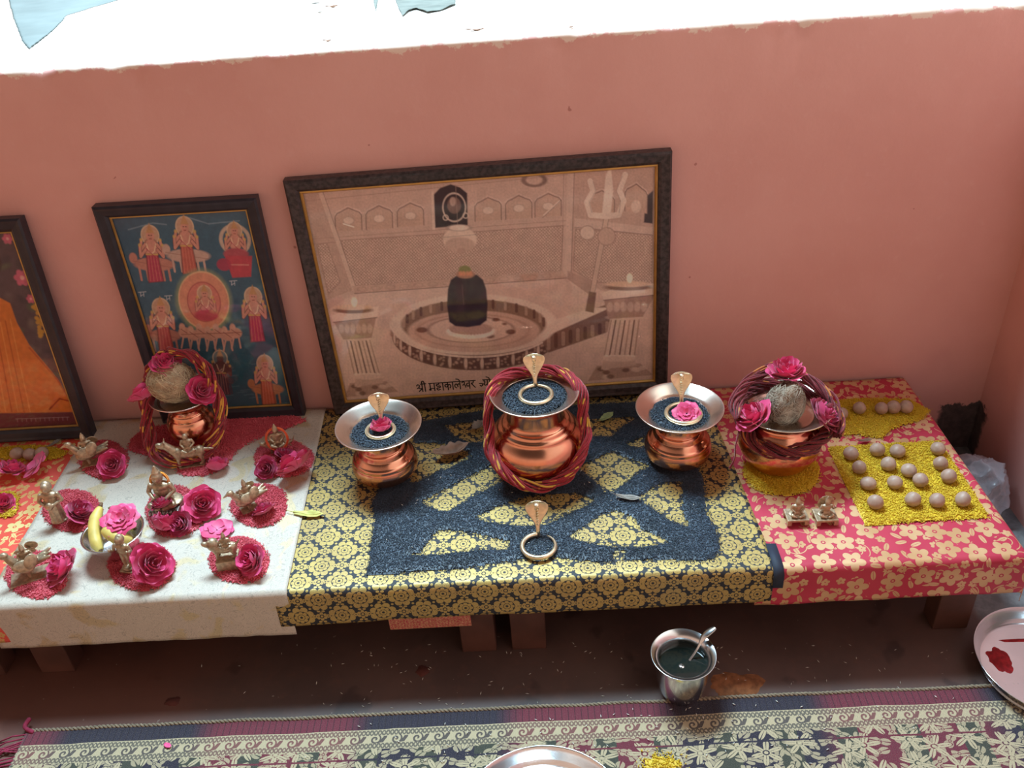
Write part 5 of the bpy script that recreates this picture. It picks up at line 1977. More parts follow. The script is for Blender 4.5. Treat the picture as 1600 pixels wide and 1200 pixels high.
def standing(b, s=1.0, robe=True, pot=False):
    e = lambda c, r, rot=(0, 0, 0): b.ell(tuple(q * s for q in c), tuple(q * s for q in r), rot, 14, 9)
    k = lambda p, q, r0, r1: cone(b, tuple(v * s for v in p), tuple(v * s for v in q), r0 * s, r1 * s)
    e((0, 0, .2), (.75, .65, .2))
    if robe:
        k((0, 0, .3), (0, 0, 2.0), .55, .5)
        for q in range(8):
            a = q * PI / 4
            k((.52 * math.cos(a), .5 * math.sin(a), .3), (.45 * math.cos(a), .42 * math.sin(a), 1.9), .14, .1)
    else:
        for sg in (-1, 1):
            k((sg * .28, 0, .3), (sg * .3, -.05, 1.1), .2, .22)
            k((sg * .3, -.05, 1.1), (sg * .24, 0, 2.0), .22, .3)
    e((0, 0, 2.5), (.6, .42, .7))
    e((0, 0, 2.95), (.72, .42, .36))
    k((0, 0, 3.1), (0, 0, 3.4), .22, .2)
    e((0, -.04, 3.72), (.4, .42, .48))
    e((0, -.45, 3.7), (.08, .1, .1))
    e((0, .18, 3.75), (.46, .4, .55))
    for sg in (-1, 1):
        k((sg * .7, 0, 3.0), (sg * .95, -.1, 2.4), .2, .17)
        if pot:
            k((sg * .95, -.1, 2.4), (sg * .3, -.6, 2.25), .17, .13)
        else:
            k((sg * .95, -.1, 2.4), (sg * .95, -.6, 2.7), .17, .13)
            e((sg * .95, -.65, 2.8), (.16, .16, .2))
    if pot:
        e((0, -.65, 2.2), (.35, .3, .4))


def quad_animal(b, L=1.0, h=1.0, head=(-1.5, 0, 1.6), s=1.0, mane=False, tail=(1.5, 0, 1.0), horns=False):
    e = lambda c, r, rot=(0, 0, 0): b.ell(tuple(q * s for q in c), tuple(q * s for q in r), rot, 14, 9)
    k = lambda p, q, r0, r1: cone(b, tuple(v * s for v in p), tuple(v * s for v in q), r0 * s, r1 * s)
    e((0, 0, h), (L, .42, .46))
    e((-L * .7, 0, h + .08), (.46, .44, .5))
    e((L * .7, 0, h + .02), (.44, .42, .46))
    for sx in (-1, 1):
        for sg in (-1, 1):
            x = sx * L * .72
            k((x, sg * .26, h * .85), (x + (.12 if sx > 0 else -.06), sg * .27, h * .42), .2, .13)
            k((x + (.12 if sx > 0 else -.06), sg * .27, h * .42), (x, sg * .27, .12), .13, .1)
            e((x - .06, sg * .27, .1), (.17, .13, .1))
    k((-L * .85, 0, h + .25), (head[0], 0, head[2]), .36, .26)
    e((head[0] - .22, 0, head[2] - .04), (.42, .24, .24), (0, .5, 0))
    for sg in (-1, 1):
        k((head[0] + .05, sg * .16, head[2] + .15), (head[0] + .08, sg * .24, head[2] + .42), .09, .04)
        if horns:
            k((head[0], sg * .2, head[2] + .15), (head[0] - .1, sg * .6, head[2] + .5), .1, .04)
    if mane:
        e((head[0] + .3, 0, head[2] - .1), (.5, .5, .6))
    k((L * 1.05, 0, h + .15), tail, .12, .08)


def bird(b, s=1.0, h=.9, spread=.9, neck=(-.9, 0, 1.8)):
    e = lambda c, r, rot=(0, 0, 0): b.ell(tuple(q * s for q in c), tuple(q * s for q in r), rot, 14, 9)
    k = lambda p, q, r0, r1: cone(b, tuple(v * s for v in p), tuple(v * s for v in q), r0 * s, r1 * s)
    e((0, 0, h), (.85, .5, .5), (0, -.2, 0))
    k((-.5, 0, h + .2), neck, .32, .2)
    e((neck[0] - .08, 0, neck[2] + .12), (.28, .22, .24))
    k((neck[0] - .3, 0, neck[2] + .1), (neck[0] - .62, 0, neck[2]), .12, .04)
    for sg in (-1, 1):
        e((.1, sg * spread * .55, h + .35), (.65, .12, .42), (sg * .5, .2, 0))
        e((.55, sg * spread * .6, h + .65), (.4, .1, .5), (sg * .4, .5, 0))
        k((0, sg * .22, h * .5), (0, sg * .26, .1), .13, .1)
    for q in (-1, 0, 1):
        k((.7, q * .12, h), (1.5, q * .4, h + .3), .22, .1)


def slab(b, w, d, h):
    b.box((-w / 2, -d / 2, 0), (w / 2, d / 2, h))


def idol(px, py, rotz, hgt_px, build, label, base=None, z=None, mat='brass', group='small brass idols', halo=None, voxel=0.00085):
    z = ZW if z is None else z
    p = at(px, py, 'z', z)
    b = MB()
    build(b)
    top = max(v.z for v in b.v)
    depth = (p - CAM).dot(-BACK)
    H = hgt_px * depth / F_PX / 0.80
    S = H / top
    b.v = [v * S for v in b.v]
    b.f = b.f
    t = empty('brass_idol', (p.x, p.y, z + 0.0015), (0, 0, rotz))
    tag(t, label, 'idol', group)
    if base:
        bw, bd, bh, bm = base
        q = MB()
        q.box((-bw / 2, -bd / 2, 0), (bw / 2, bd / 2, bh))
        bevel(q.build('plinth', M[bm], t, False), min(bh * .3, .001))
        off = bh - 0.0004
    else:
        off = 0
    b.v = [v + Vector((0, 0, off)) for v in b.v]
    o = b.build('figure', M[mat], t)
    rm = o.modifiers.new('cast', 'REMESH')
    rm.mode = 'VOXEL'
    rm.voxel_size = voxel
    rm.use_smooth_shade = True
    sm = o.modifiers.new('soft', 'SMOOTH')
    sm.iterations = 2
    sm.factor = 0.5
    return t, S, off


def b_birdrider(b):
    bird(b, 1.25)
    rider(b, 1.45, .68, .15, 0, 'lap')


def b_horse(b):
    quad_animal(b, 1.1, 1.05, (-1.6, 0, 2.0), 1.25, tail=(1.75, 0, 1.1))
    rider(b, 1.75, .72, .1, 0, 'lap', False)


def b_vulture(b):
    bird(b, 1.3, 1.0, 1.3, (-.8, 0, 1.9))
    rider(b, 1.6, .62, .25, 0, 'lap')


def b_lion(b):
    quad_animal(b, .85, .9, (-1.1, 0, 1.5), 1.2, mane=True, tail=(1.3, 0, 1.6))
    rider(b, 1.4, .6, .2, 0, 'lap')


def b_bull(b):
    quad_animal(b, 1.0, .95, (-1.3, 0, 1.3), tail=(1.4, 0, .5), horns=True)
    rider(b, 1.15, .9, .1, 0, 'lap')


def b_seat(b):
    b.ell((0, .1, .18), (1.1, .9, .2))
    rider(b, .35, 1.0, 0, 0, 'lap')


def b_seat_up(b):
    b.ell((0, .1, .18), (1.1, .9, .2))
    rider(b, .35, 1.0, 0, 0, 'up')
    b.ell((0, .5, 1.7), (1.15, .15, 1.25))


idol(143, 726, 0.3, 46, b_birdrider, 'brass idol riding a bird, on the back left red rice mound', (0.026, 0.018, 0.003, 'brass'))
idol(95, 815, 0.1, 62, lambda b: standing(b, 1.0, True, True), 'standing robed brass idol holding a pot, at the left edge of white cloth')
idol(302, 727, 0.15, 46, b_horse, 'brass idol on a horse, in front of the left coconut pot', (0.038, 0.018, 0.003, 'brass'))
ti, S6, of6 = idol(437, 706, 0.2, 42, b_bull, 'brass horned-mount idol wearing an orange thread ring, near the black cloth')
tc_, S5, of5 = idol(264, 796, 0.0, 60, b_seat, 'brass seated idol with saffron thread round its head, centre of white cloth', (0.042, 0.030, 0.010, 'silver'))
idol(390, 797, 0.6, 46, b_birdrider, 'brass idol on a bird in the middle row, near the black cloth', (0.024, 0.018, 0.003, 'brass'))
idol(50, 902, 0.4, 52, b_vulture, 'brass spread-winged idol on a long plinth at the front left corner', (0.050, 0.028, 0.003, 'brass'))
idol(205, 891, -0.2, 54, lambda b: standing(b, 1.0, False, False), 'standing brass idol with raised hands in the front row by a large rose', (0.022, 0.018, 0.004, 'brass'))
idol(360, 884, 0.1, 40, b_lion, 'brass idol on a maned beast on a tall plinth at the front right', (0.028, 0.024, 0.017, 'brass'))
for px, py, lab, bl in ((1243, 813, 'left of the two small brass idols on stools on the red cloth', b_seat), (1288, 813, 'right of the two small brass idols on stools on the red cloth', b_seat_up)):
    t, S_, of_ = idol(px, py, 0.0, 30, bl, lab, None, z=ZR, group='seated idols on stools', voxel=0.0007)
    # stool: a slab on four feet, the figure raised on it
    f = t.children[0]
    f.location.z = 0.0085
    q = MB()
    q.box((-0.0145, -0.0125, 0.006), (0.0145, 0.0125, 0.0095))
    bevel(q.build('stool_top', M['brass'], t, False), 0.0008)
    for sx in (-1, 1):
        for sy in (-1, 1):
            q = MB()
            q.box((sx * 0.0115 - 0.0028, sy * 0.0095 - 0.0028, 0), (sx * 0.0115 + 0.0028, sy * 0.0095 + 0.0028, 0.0062))
            q.build('foot', M['brass'], t, False)


def ring_path(c, r, n=14, tilt=0.0, sq=1.0):
    return [Vector(c) + Vector((r * math.cos(a), tilt * r * math.sin(a), sq * r * math.sin(a))) for a in np.linspace(0, 2 * PI, n)[:-1]]


pi_ = Vector(ti.location)
bundle('thread_ring', ring_path(pi_ + Vector((0.002, -0.004, 0.027)), 0.0165, tilt=0.35), 7, 0.0018, 0.0008, M['thread_orange'],
       'orange thread ring round the horned-mount idol', closed=True, seed=21, group='thread rings on idols')
pc_ = Vector(tc_.location)
bundle('thread_ring', ring_path(pc_ + Vector((0, 0.002, 0.050)), 0.0125, tilt=0.3), 7, 0.0018, 0.0008, M['thread_saffron'],
       'saffron thread ring round the head of the central idol', closed=True, seed=22, group='thread rings on idols')
b = MB()
for k in range(9):
    x = -0.020 + k * 0.005
    b.tube([(x, -0.0155, 0.0005), (x, -0.0165, 0.005), (x, -0.0155, 0.0095)], [0.0018, 0.0028, 0.0018], 8)
b.build('fluting', M['silver'], tc_)
# two curved horns beside the ringed idol
for sg in (-1, 1):
    b = MB()
    b.tube(catmull([(sg * 0.012, 0, 0.012), (sg * 0.022, 0, 0.016), (sg * 0.028, 0, 0.026)], 6), [0.0036 - 0.0003 * k for k in range(13)][:13] if True else 0, 8)
    b.build('horn', M['brass'], ti)
rose(267, 772, 18, 'dark', 'crimson rose resting on the lap of the central idol', g1, (0.5, 0.1), loc=pc_ + Vector((0.003, -0.020, 0.020)))

# ------------------------------------------------------------------ betel nuts
def nut(px, py, label, group, z=None, k=0, loc=None):
    z = ZR + 0.002 if z is None else z
    c = at(px, py, 'z', z + 0.010)
    r = random.Random(k)
    V, Fc = [], []
    nu, nv = 20, 14
    sx, sy, sz = r.uniform(.95, 1.1), r.uniform(.95, 1.08), r.uniform(.86, 1.0)
    R = 0.0103
    for j in range(nv + 1):
        th = PI * j / nv
        for q in range(nu):
            a = 2 * PI * q / nu
            d = Vector((math.sin(th) * math.cos(a), math.sin(th) * math.sin(a), math.cos(th)))
            w = 1 + 0.05 * mnoise.noise(d * 1.7 + Vector((k * 3.1, 0, 0)))
            tip = 0.10 * max(0, d.z) ** 6
            V.append((d.x * R * sx * w, d.y * R * sy * w, d.z * R * sz * (w + tip)))
    for j in range(nv):
        for q in range(nu):
            Fc.append((j * nu + q, (j + 1) * nu + q, (j + 1) * nu + (q + 1) % nu, j * nu + (q + 1) % nu))
    o = link('betel_nut', mesh('betel_nut', V, Fc), M['nut'])
    o.location = (c.x, c.y, z + R * sz * 0.97)
    o.rotation_euler = (0, 0, r.uniform(0, 6))
    tag(o, label, 'nut', group)
    return o


pad = [(230, 590, 'back row, leftmost'), (420, 565, 'back row, second from left'), (567, 570, 'back row, third from left'), (858, 555, 'back row, rightmost corner'),
       (290, 690, 'second row, leftmost'), (500, 668, 'second row, second from left'), (648, 713, 'second row, third from left'), (876, 663, 'second row, rightmost'),
       (355, 805, 'third row, leftmost'), (547, 797, 'third row, second from left'), (731, 783, 'third row, third from left'), (935, 757, 'third row, rightmost'),
       (407, 942, 'front row, leftmost'), (677, 922, 'front row, second from left'), (851, 930, 'front row, third from left'), (1037, 922, 'front row, rightmost corner')]
for k, (x, y, w) in enumerate(pad):
    nut(1280 + x / 4.616, 580 + y / 4.616, 'betel nut on the yellow rice square, ' + w, 'betel nuts on the yellow rice square', k=k)
for k, (x, y, w) in enumerate([(160, 300, 'half hidden behind the coconut pot'), (290, 262, 'standing alone between pot and trio'), (450, 264, 'pale first of the close trio'), (537, 258, 'middle of the close trio'), (627, 256, 'last of the close trio')]):
    nut(1280 + x / 4.616, 580 + y / 4.616, 'betel nut on the back yellow strip, ' + w, 'betel nuts on the yellow strip', k=30 + k)
for k, (x, y, w) in enumerate([(97, 252, 'leftmost'), (172, 258, 'middle one'), (243, 251, 'rightmost')]):
    nut(x / 3.75, 640 + y / 3.75, 'betel nut on the orange cloth below the robe picture, ' + w, 'betel nuts on the orange cloth', k=40 + k)

# ------------------------------------------------------------------ bowl of bananas
pb = at(177, 833, 'z', TH + 0.036)
bowl_c = Vector((pb.x, pb.y, ZW + 0.0005))
b = MB()
b.lathe(smooth_prof([(0.0, 0.0), (0.018, 0.0), (0.026, 0.006), (0.035, 0.022), (0.0385, 0.033), (0.0410, 0.035), (0.0412, 0.0362), (0.0385, 0.0358), (0.0365, 0.031), (0.032, 0.019), (0.022, 0.006), (0.0, 0.003)], 5), 56)
bowl = b.build('steel_bowl', M['steel'], None, weld=True)
bowl.location = bowl_c
tag(bowl, 'small steel bowl of bananas with a rose on the white cloth', 'bowl')


def banana(P, r, label):
    t = empty('banana', (0, 0, 0))
    P = [Vector(p) for p in P]
    t.location = P[0]
    q = catmull([p - P[0] for p in P], 8)
    n = len(q)
    rad = [r * (0.45 + 0.55 * min(1, min(i, n - 1 - i) / (n * 0.22))) for i in range(n)]
    b = MB()
    b.tube(q, rad, 7)
    tag(t, label, 'banana', 'bananas in the steel bowl')
    b.build('banana_skin', M['banana'], t)
    for e0, e1, ln, nm in ((q[-1], q[-2], 0.007, 'banana_stalk'), (q[0], q[1], 0.002, 'banana_tip')):
        d = (e0 - e1).normalized()
        b = MB()
        b.tube([e0 - d * 0.001, e0 + d * ln], [r * 0.42, r * 0.25], 7)
        b.build(nm, M['banana_tip'], t)
    return t


B = bowl_c
banana([B + Vector(p) for p in [(-0.010, -0.026, 0.026), (-0.020, -0.012, 0.033), (-0.026, 0.010, 0.043), (-0.024, 0.032, 0.052)]], 0.0085, 'banana standing upright at the left of the steel bowl')
banana([B + Vector(p) for p in [(0.030, -0.012, 0.031), (0.016, -0.016, 0.036), (0.000, -0.008, 0.040), (-0.010, 0.004, 0.040)]], 0.0088, 'banana lying across the front of the steel bowl')
banana([B + Vector(p) for p in [(0.024, 0.012, 0.028), (0.010, 0.020, 0.034), (-0.002, 0.026, 0.040), (-0.008, 0.030, 0.046)]], 0.0080, 'banana at the back of the steel bowl under the rose')
rose(0, 0, 27, 'open', 'flat open rose lying on the bananas in the steel bowl', g1, (0.25, 0.15), loc=B + Vector((0.012, 0.008, 0.049)))

# ------------------------------------------------------------------ leaves
def leaf(px, py, L, Wd, rot, mat, label, z=TH + 0.004, curl=0.3, serr=0.15, ax=None, tiltx=0.0):
    p = at(px, py, 'z', z)
    V, Fc = [], []
    nl, nw = 22, 7
    for i in range(nl):
        f = i / (nl - 1)
        w = Wd * (math.sin(PI * min(1, f * 0.94 + 0.04)) ** 0.8) * (1 + serr * 0.45 * math.sin(i * 1.25))
        for j in range(nw):
            u = -1 + 2 * j / (nw - 1)
            V.append(((f - 0.5) * L, u * w / 2, curl * L * 0.5 * ((f - 0.5) * 2) ** 2 * 0.5 + curl * w * 0.5 * u * u + 0.02 * L * math.sin(f * 9 + u * 2)))
    for i in range(nl - 1):
        for j in range(nw - 1):
            q = i * nw + j
            Fc.append((q, q + nw, q + nw + 1, q + 1))
    t = empty('leaf', (p.x, p.y, z + 0.0005), (tiltx, 0, rot))
    tag(t, label, 'leaf', 'fallen leaves')
    o = link('leaf_blade', mesh('leaf_blade', V, Fc), M[mat], t)
    so = o.modifiers.new('thickness', 'SOLIDIFY')
    so.thickness = 0.0004
    b = MB()
    b.tube([(-L * 0.5, 0, curl * L * 0.25), (-L * 0.62, 0.001, curl * L * 0.3), (-L * 0.74, 0.003, curl * L * 0.28)], [0.0006, 0.0005, 0.0004], 5)
    b.tube([(L * (-0.5 + 0.1 * k), 0, curl * L * 0.25 * (1 - 0.2 * k) ** 2 + 0.02 * L * math.sin(0.9 * k) + 0.0003) for k in range(10)], 0.0005, 5)
    b.build('leaf_stem', M[mat], t)
    return t


leaf(706, 709, 0.056, 0.026, 0.35, 'leaf_brown', 'curled brown leaf between the left seed pot and the middle pot', curl=0.8, serr=0.3)
leaf(748, 668, 0.026, 0.018, 0.9, 'leaf_grey', 'broken grey leaf piece below the big picture', curl=0.8, serr=0.4)
leaf(948, 652, 0.030, 0.014, 0.75, 'leaf_green', 'small pale green leaf behind the right seed pot', curl=0.3, serr=0.2)
leaf(483, 804, 0.046, 0.013, -0.15, 'leaf_yellow', 'narrow yellow leaf across the white and black cloth edge', curl=0.25, serr=0.2, z=TH + 0.003)
leaf(982, 779, 0.036, 0.010, -0.25, 'leaf_grey', 'slim grey leaf curled on the sesame design at right', curl=0.5, serr=0.0, z=TH + 0.0045)
leaf(1352, 689, 0.020, 0.007, 0.1, 'leaf_brown', 'tiny brown leaf behind the yellow rice square', curl=0.4, serr=0.1, z=ZR + 0.003)
leaf(58, 680, 0.020, 0.012, 0.7, 'leaf_grey', 'crumpled grey leaf at the foot of the robe picture', curl=0.8, serr=0.4, z=TH)
leaf(87, 692, 0.026, 0.008, 1.1, 'leaf_grey', 'thin grey leaf right of the three nuts on orange cloth', curl=0.4, serr=0.1, z=TH)
ZL = 0.7325
leaf(744, 47, 0.026, 0.006, -0.05, 'leaf_brown', 'dry brown leaf on the white ledge near its front edge', curl=0.2, serr=0.1, z=ZL)
leaf(512, 64, 0.014, 0.006, -0.3, 'leaf_brown', 'brown leaf flake on the white ledge, left of the longer leaf', curl=0.3, serr=0.3, z=ZL)
leaf(893, 43, 0.008, 0.006, 1.2, 'leaf_brown', 'small dark flake on the ledge above the picture corner', curl=0.3, serr=0.3, z=ZL)

# ------------------------------------------------------------------ things on the ledge
def sheet(name, pts, z, mat, label, cat, amp=0.006, freq=30):
    poly = np.array([tuple(at(x, y, 'z', z))[:2] for x, y in pts])
    lo, hi = poly.min(0), poly.max(0)
    c = max((hi - lo).max() / 220, 0.0012)
    gx, gy = np.arange(lo[0], hi[0] + c, c), np.arange(lo[1], hi[1] + c, c)
    GX, GY = np.meshgrid(gx, gy, indexing='ij')
    P = np.stack([GX.ravel(), GY.ravel()], 1)
    ins = inside(poly, P)
    Z = np.array([z + 0.0012 + amp * (0.5 + 0.5 * mnoise.noise(Vector((x * freq, y * freq * 1.6, 2.0)))) for x, y in P])
    idx = np.arange(len(P)).reshape(len(gx), len(gy))
    q = np.stack([idx[:-1, :-1], idx[1:, :-1], idx[1:, 1:], idx[:-1, 1:]], -1).reshape(-1, 4)
    q = q[ins[q].sum(1) >= 3]
    used = np.unique(q)
    rm = np.full(len(P), -1)
    rm[used] = np.arange(len(used))
    me = mesh_np(name, np.column_stack([P, Z])[used], rm[q])
    o = link(name, me, mat)
    so = o.modifiers.new('thickness', 'SOLIDIFY')
    so.thickness = 0.0006
    tag(o, label, cat)
    return o


sheet('plastic_sheet', [(14, 0), (22, 30), (36, 66), (46, 78), (62, 66), (84, 48), (105, 26), (150, 12), (190, 0), (150, -8), (60, -12)], ZL, M['turquoise'], 'pale turquoise plastic sheet on the ledge at the upper left', 'sheet', 0.0015, 22)
sheet('plastic_bag', [(615, -6), (622, 14), (629, 27), (640, 18), (650, 15), (668, 21), (690, 17), (712, 8), (712, -8), (660, -12)], ZL, M['green_plastic'], 'grey-green plastic bag lying on the white ledge', 'bag', 0.003, 40)
sheet('plastic_scrap', [(582, -6), (585, 12), (587, 22), (590, 8), (592, -6)], ZL, M['green_plastic'], 'narrow strip of plastic on the ledge left of the green bag', 'scrap', 0.002, 60)
p = at(493, 4, 'z', ZL)
b = MB()
b.lathe([(0, 0), (0.007, 0), (0.0075, 0.001), (0.0075, 0.009), (0.006, 0.0105), (0.0045, 0.011), (0.0045, 0.014), (0, 0.0142)], 20)
o = b.build('small_vial', M['steel'], None, weld=True)
o.location = (p.x, p.y, ZL + 0.0005)
tag(o, 'tiny metal vial standing on the ledge at the top edge', 'vial')
leaf(520, 11, 0.022, 0.008, 0.15, 'leaf_brown', 'dry leaf beside the tiny vial on the ledge', curl=0.4, serr=0.2, z=ZL)
leaf(499, 20, 0.014, 0.006, 0.3, 'leaf_grey', 'grey leaf scrap in front of the tiny vial on the ledge', curl=0.4, serr=0.2, z=ZL)

# ------------------------------------------------------------------ steel vessels on the floor
p = at(1068, 1022, 'z', 0.075)
t = empty('steel_pot', (p.x, p.y, 0.0))
tag(t, 'small steel pot with a spoon on the dark floor', 'pot')
b = MB()
b.lathe(smooth_prof([(0.0, 0.0), (0.020, 0.0), (0.025, 0.003), (0.030, 0.020), (0.0325, 0.045), (0.0320, 0.068), (0.0315, 0.076), (0.0350, 0.083), (0.0405, 0.0875), (0.0413, 0.0885), (0.0405, 0.0892), (0.0345, 0.0855), (0.0305, 0.078), (0.0308, 0.066), (0.0310, 0.045), (0.0285, 0.020), (0.022, 0.005), (0.0, 0.003)], 5), 56)
b.v = [Vector((v.x, v.y, v.z * 0.85)) for v in b.v]
b.build('pot_wall', M['steel'], t, weld=True)
wm = simple('dark_liquid', '#1B221F', 0.06, var=0.1)
b = MB()
b.lathe([(0.0306, 0.0700), (0.015, 0.0700), (0.0, 0.0700)], 40)
b.v = [Vector((v.x, v.y, v.z * 0.85)) for v in b.v]
o = b.build('dark_liquid', wm, None)
o.location = (p.x, p.y, 0.0)
tag(o, 'dark liquid filling the small steel pot', 'liquid', None, 'stuff')
t2 = empty('spoon', (p.x + 0.004, p.y + 0.0, 0.064))
tag(t2, 'small steel spoon leaning out of the steel pot', 'spoon')
b = MB()
hp = catmull([(0.004, 0.002, -0.006), (0.015, 0.010, 0.006), (0.026, 0.019, 0.022), (0.040, 0.024, 0.030)], 8)
n_ = len(hp)
V, Fc = [], []
for i, q in enumerate(hp):
    f = i / (n_ - 1)
    w = 0.0017 + 0.0035 * max(0, math.sin(PI * min(1, max(0, (f - 0.45) / 0.6)))) 
    tdir = (hp[min(i + 1, n_ - 1)] - hp[max(i - 1, 0)]).normalized()
    sd_ = tdir.cross(Vector((0, 0, 1))).normalized()
    up_ = sd_.cross(tdir)
    for a in range(8):
        V.append(q + sd_ * w * math.cos(a * PI / 4) + up_ * 0.0011 * math.sin(a * PI / 4))
for i in range(n_ - 1):
    for a in range(8):
        Fc.append((i * 8 + a, i * 8 + (a + 1) % 8, (i + 1) * 8 + (a + 1) % 8, (i + 1) * 8 + a))
Fc += [list(range(8))[::-1], [(n_ - 1) * 8 + a for a in range(8)]]
link('handle', mesh('handle', V, Fc), M['steel'], t2)
b = MB()
b.ell((-0.003, -0.003, -0.010), (0.010, 0.007, 0.004), (0, 0.6, 0.7))
b.build('spoon_bowl', M['steel'], t2)


def thali(c, r, h, label):
    b = MB()
    b.lathe(smooth_prof([(0.0, 0.0), (r * .80, 0.0), (r * .86, 0.002), (r * .95, h * .7), (r * .99, h), (r, h + .0008), (r * .992, h + .0014), (r * .965, h * .9), (r * .875, .0035), (r * .80, .0018), (0.0, .0018)], 5), 72)
    o = b.build('steel_plate', M['steel'], None, weld=True)
    o.location = c
    tag(o, label, 'plate', 'steel plates on the floor')
    return o


q = at(1528, 1032, 'z', 0.028)
TR_ = Vector((q.x + 0.088, q.y - 0.004, 0.006))
thali(TR_, 0.088, 0.022, 'steel plate with red powder stains at the right edge of the photo')
q = at(845, 1165, 'z', 0.030)
thali(Vector((q.x, q.y - 0.102, 0.0075)), 0.102, 0.022, 'steel plate cut off at the bottom edge of the photo')
# red powder and water in the right plate
def splat(c, r, n, z, mat, label, cat, seed, rz=0.0012, sx=1.0, sy=1.0, kind='stuff'):
    rr = random.Random(seed)
    V, Fc = [(0, 0, rz)], []
    m = 40
    for ring, f in enumerate((0.4, 0.75, 1.0)):
        for k in range(m):
            a = 2 * PI * k / m
            w = 1 + 0.35 * mnoise.noise(Vector((math.cos(a) * 1.6, math.sin(a) * 1.6, seed))) + 0.18 * mnoise.noise(Vector((math.cos(a) * 5, math.sin(a) * 5, seed + 3)))
            V.append((r * sx * f * w * math.cos(a), r * sy * f * w * math.sin(a), rz * (1 - f ** 3) * (0.7 + 0.3 * rr.random()) if f < 1 else -0.0002))
    for k in range(m):
        Fc.append((0, 1 + k, 1 + (k + 1) % m))
    for g in range(2):
        for k in range(m):
            Fc.append((1 + g * m + k, 1 + (g + 1) * m + k, 1 + (g + 1) * m + (k + 1) % m, 1 + g * m + (k + 1) % m))
    o = link(label.split(',')[0].replace(' ', '_')[:0] + cat.replace(' ', '_'), mesh(cat.replace(' ', '_'), V, Fc), mat)
    o.location = (c[0], c[1], z)
    tag(o, label, cat, None, kind)
    return o


zt = TR_.z + 0.0019
q = at(1562, 1030, 'z', zt)
splat((q.x, q.y), 0.016, 3, zt, M['kumkum'], 'dark red powder smear in the right steel plate', 'red powder', 3, 0.0015, 0.9, 1.2)
q = at(1592, 1000, 'z', zt)
splat((q.x, q.y), 0.010, 3, zt, M['kumkum'], 'thin red streak near the back of the right steel plate', 'red powder', 7, 0.0008, 2.4, 0.3)
q = at(1150, 1070, 'z', 0.0)
splat((q.x, q.y), 0.030, 3, 0.0002, M['brown_powder'], 'spilt orange-brown powder on the floor beside the steel pot', 'brown powder', 11, 0.0012, 1.15, 0.75)
q = at(270, 1096, 'z', 0.0)
splat((q.x, q.y), 0.009, 3, 0.0002, M['clay'], 'small dark lump stuck on the floor at left', 'dirt lump', 13, 0.003, 1.2, 0.8, None)
q = at(660, 1048, 'z', 0.0)
splat((q.x, q.y), 0.009, 3, 0.0002, M['clay'], 'round reddish spot raised on the floor below the black cloth', 'dirt lump', 15, 0.002, 1.0, 0.9, None)
p1 = [tuple(at(x, y, 'z', 0.006))[:2] for x, y in ((1005, 1186), (1030, 1180), (1062, 1186), (1066, 1199), (1040, 1206), (1006, 1203))]
grain_patch('yellow_rice_spill', p1, [], 0.0058, M['yellow_rice'], 260, 0.0023, 0.0008, 0.0008, 'yellow rice spilt on the carpet at the bottom edge', 'rice spill', 0.003, 0.01, 0.006)

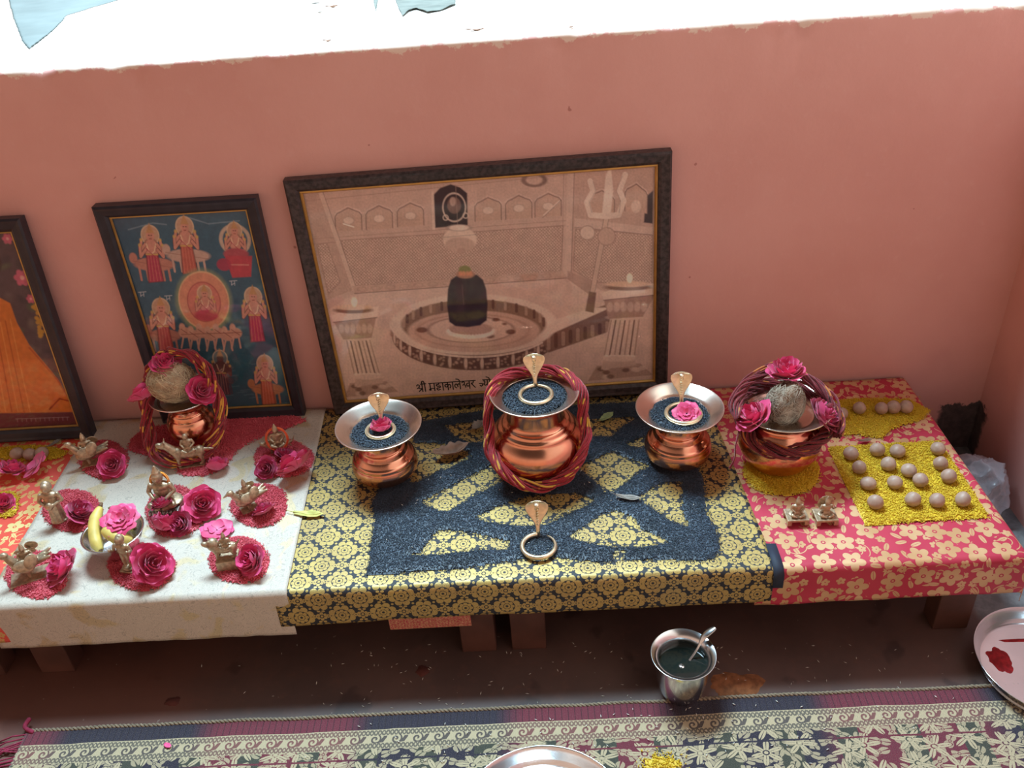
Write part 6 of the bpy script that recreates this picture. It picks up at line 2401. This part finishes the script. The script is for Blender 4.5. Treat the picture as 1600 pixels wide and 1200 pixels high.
# scattered white rice on floor and carpet (one uncountable sprinkle)
pts = []
rr = random.Random(99)
for k in range(230):
    px = rr.choice([rr.gauss(1140, 130), rr.gauss(650, 160), rr.uniform(560, 1560)])
    py = rr.uniform(1005, 1195)
    on_carpet = False
    q = at(px, py, 'z', 0.0)
    zz = 0.0008
    if q.y < YC - 0.002:
        q = at(px, py, 'z', 0.0062)
        zz = 0.0068
    elif q.y < YC + 0.006:
        continue
    if -0.72 < q.x < 0.70 and (Vector((q.x, q.y)) - Vector((p.x, p.y))).length > 0.03:
        pts.append((q.x, q.y, zz))
GV, GF = grain_arrays(np.array(pts), 0.0026, 0.0006, 0.1)
o = link('rice_sprinkle', mesh_np('rice_sprinkle', GV, GF), M['white_rice'], smooth=False)
tag(o, 'loose white rice grains sprinkled over the floor and carpet', 'rice grains', None, 'stuff')
pts = [(at(x, y, 'z', TH + .003).x, at(x, y, 'z', TH + .003).y, TH + 0.0045) for x, y in [(rr.uniform(590, 1100), rr.uniform(700, 875)) for _ in range(60)]]
GV, GF = grain_arrays(np.array(pts), 0.0022, 0.0006, 0.2)
o = link('rice_sprinkle', mesh_np('rice_sprinkle', GV, GF), M['white_rice'], smooth=False)
tag(o, 'few pale grains lying on the black sesame design', 'rice grains', None, 'stuff')

# ------------------------------------------------------------------ plastic bag in the corner
def bag_mat():
    m, nt, b = new_mat('clear_polythene')
    out = nt.nodes['Material Output']
    setv(b, rough=0.18, spec=0.6)
    b.inputs['Base Color'].default_value = lin('#DCDEE8')
    tr = nt.nodes.new('ShaderNodeBsdfTransparent')
    tr.inputs['Color'].default_value = (0.92, 0.93, 0.97, 1)
    ms = nt.nodes.new('ShaderNodeMixShader')
    lw = nt.nodes.new('ShaderNodeLayerWeight')
    lw.inputs['Blend'].default_value = 0.35
    f = X(nt, lw.outputs['Facing']) * 0.6 + 0.30
    nt.links.new(f.v, ms.inputs[0])
    nt.links.new(tr.outputs[0], ms.inputs[1])
    nt.links.new(b.outputs[0], ms.inputs[2])
    nt.links.new(ms.outputs[0], out.inputs[0])
    return m


bm = bmesh.new()
bmesh.ops.create_icosphere(bm, subdivisions=5, radius=1.0)
for v in bm.verts:
    d = v.co.normalized()
    fold = 1 - abs(mnoise.noise(d * 2.6 + Vector((4, 1, 2)))) * 1.6
    w = mnoise.noise(d * 1.6) * 0.20 + max(0, fold) ** 3 * 0.11 * (0.3 + 0.7 * max(0, d.z + 0.4)) + (1 - abs(mnoise.noise(d * 5.0)) * 2) * 0.03
    k = 0.92 + w - 0.10
    v.co = Vector((d.x * 0.046 * k, d.y * 0.060 * k, max(d.z * 0.052 * k, -0.042)))
me = bpy.data.meshes.new('polythene_bag')
bm.to_mesh(me)
bm.free()
o = link('polythene_bag', me, bag_mat(), None, True)
o.location = (0.690, -0.150, 0.0425)
tag(o, 'crumpled clear polythene bag on the floor in the right corner', 'bag')
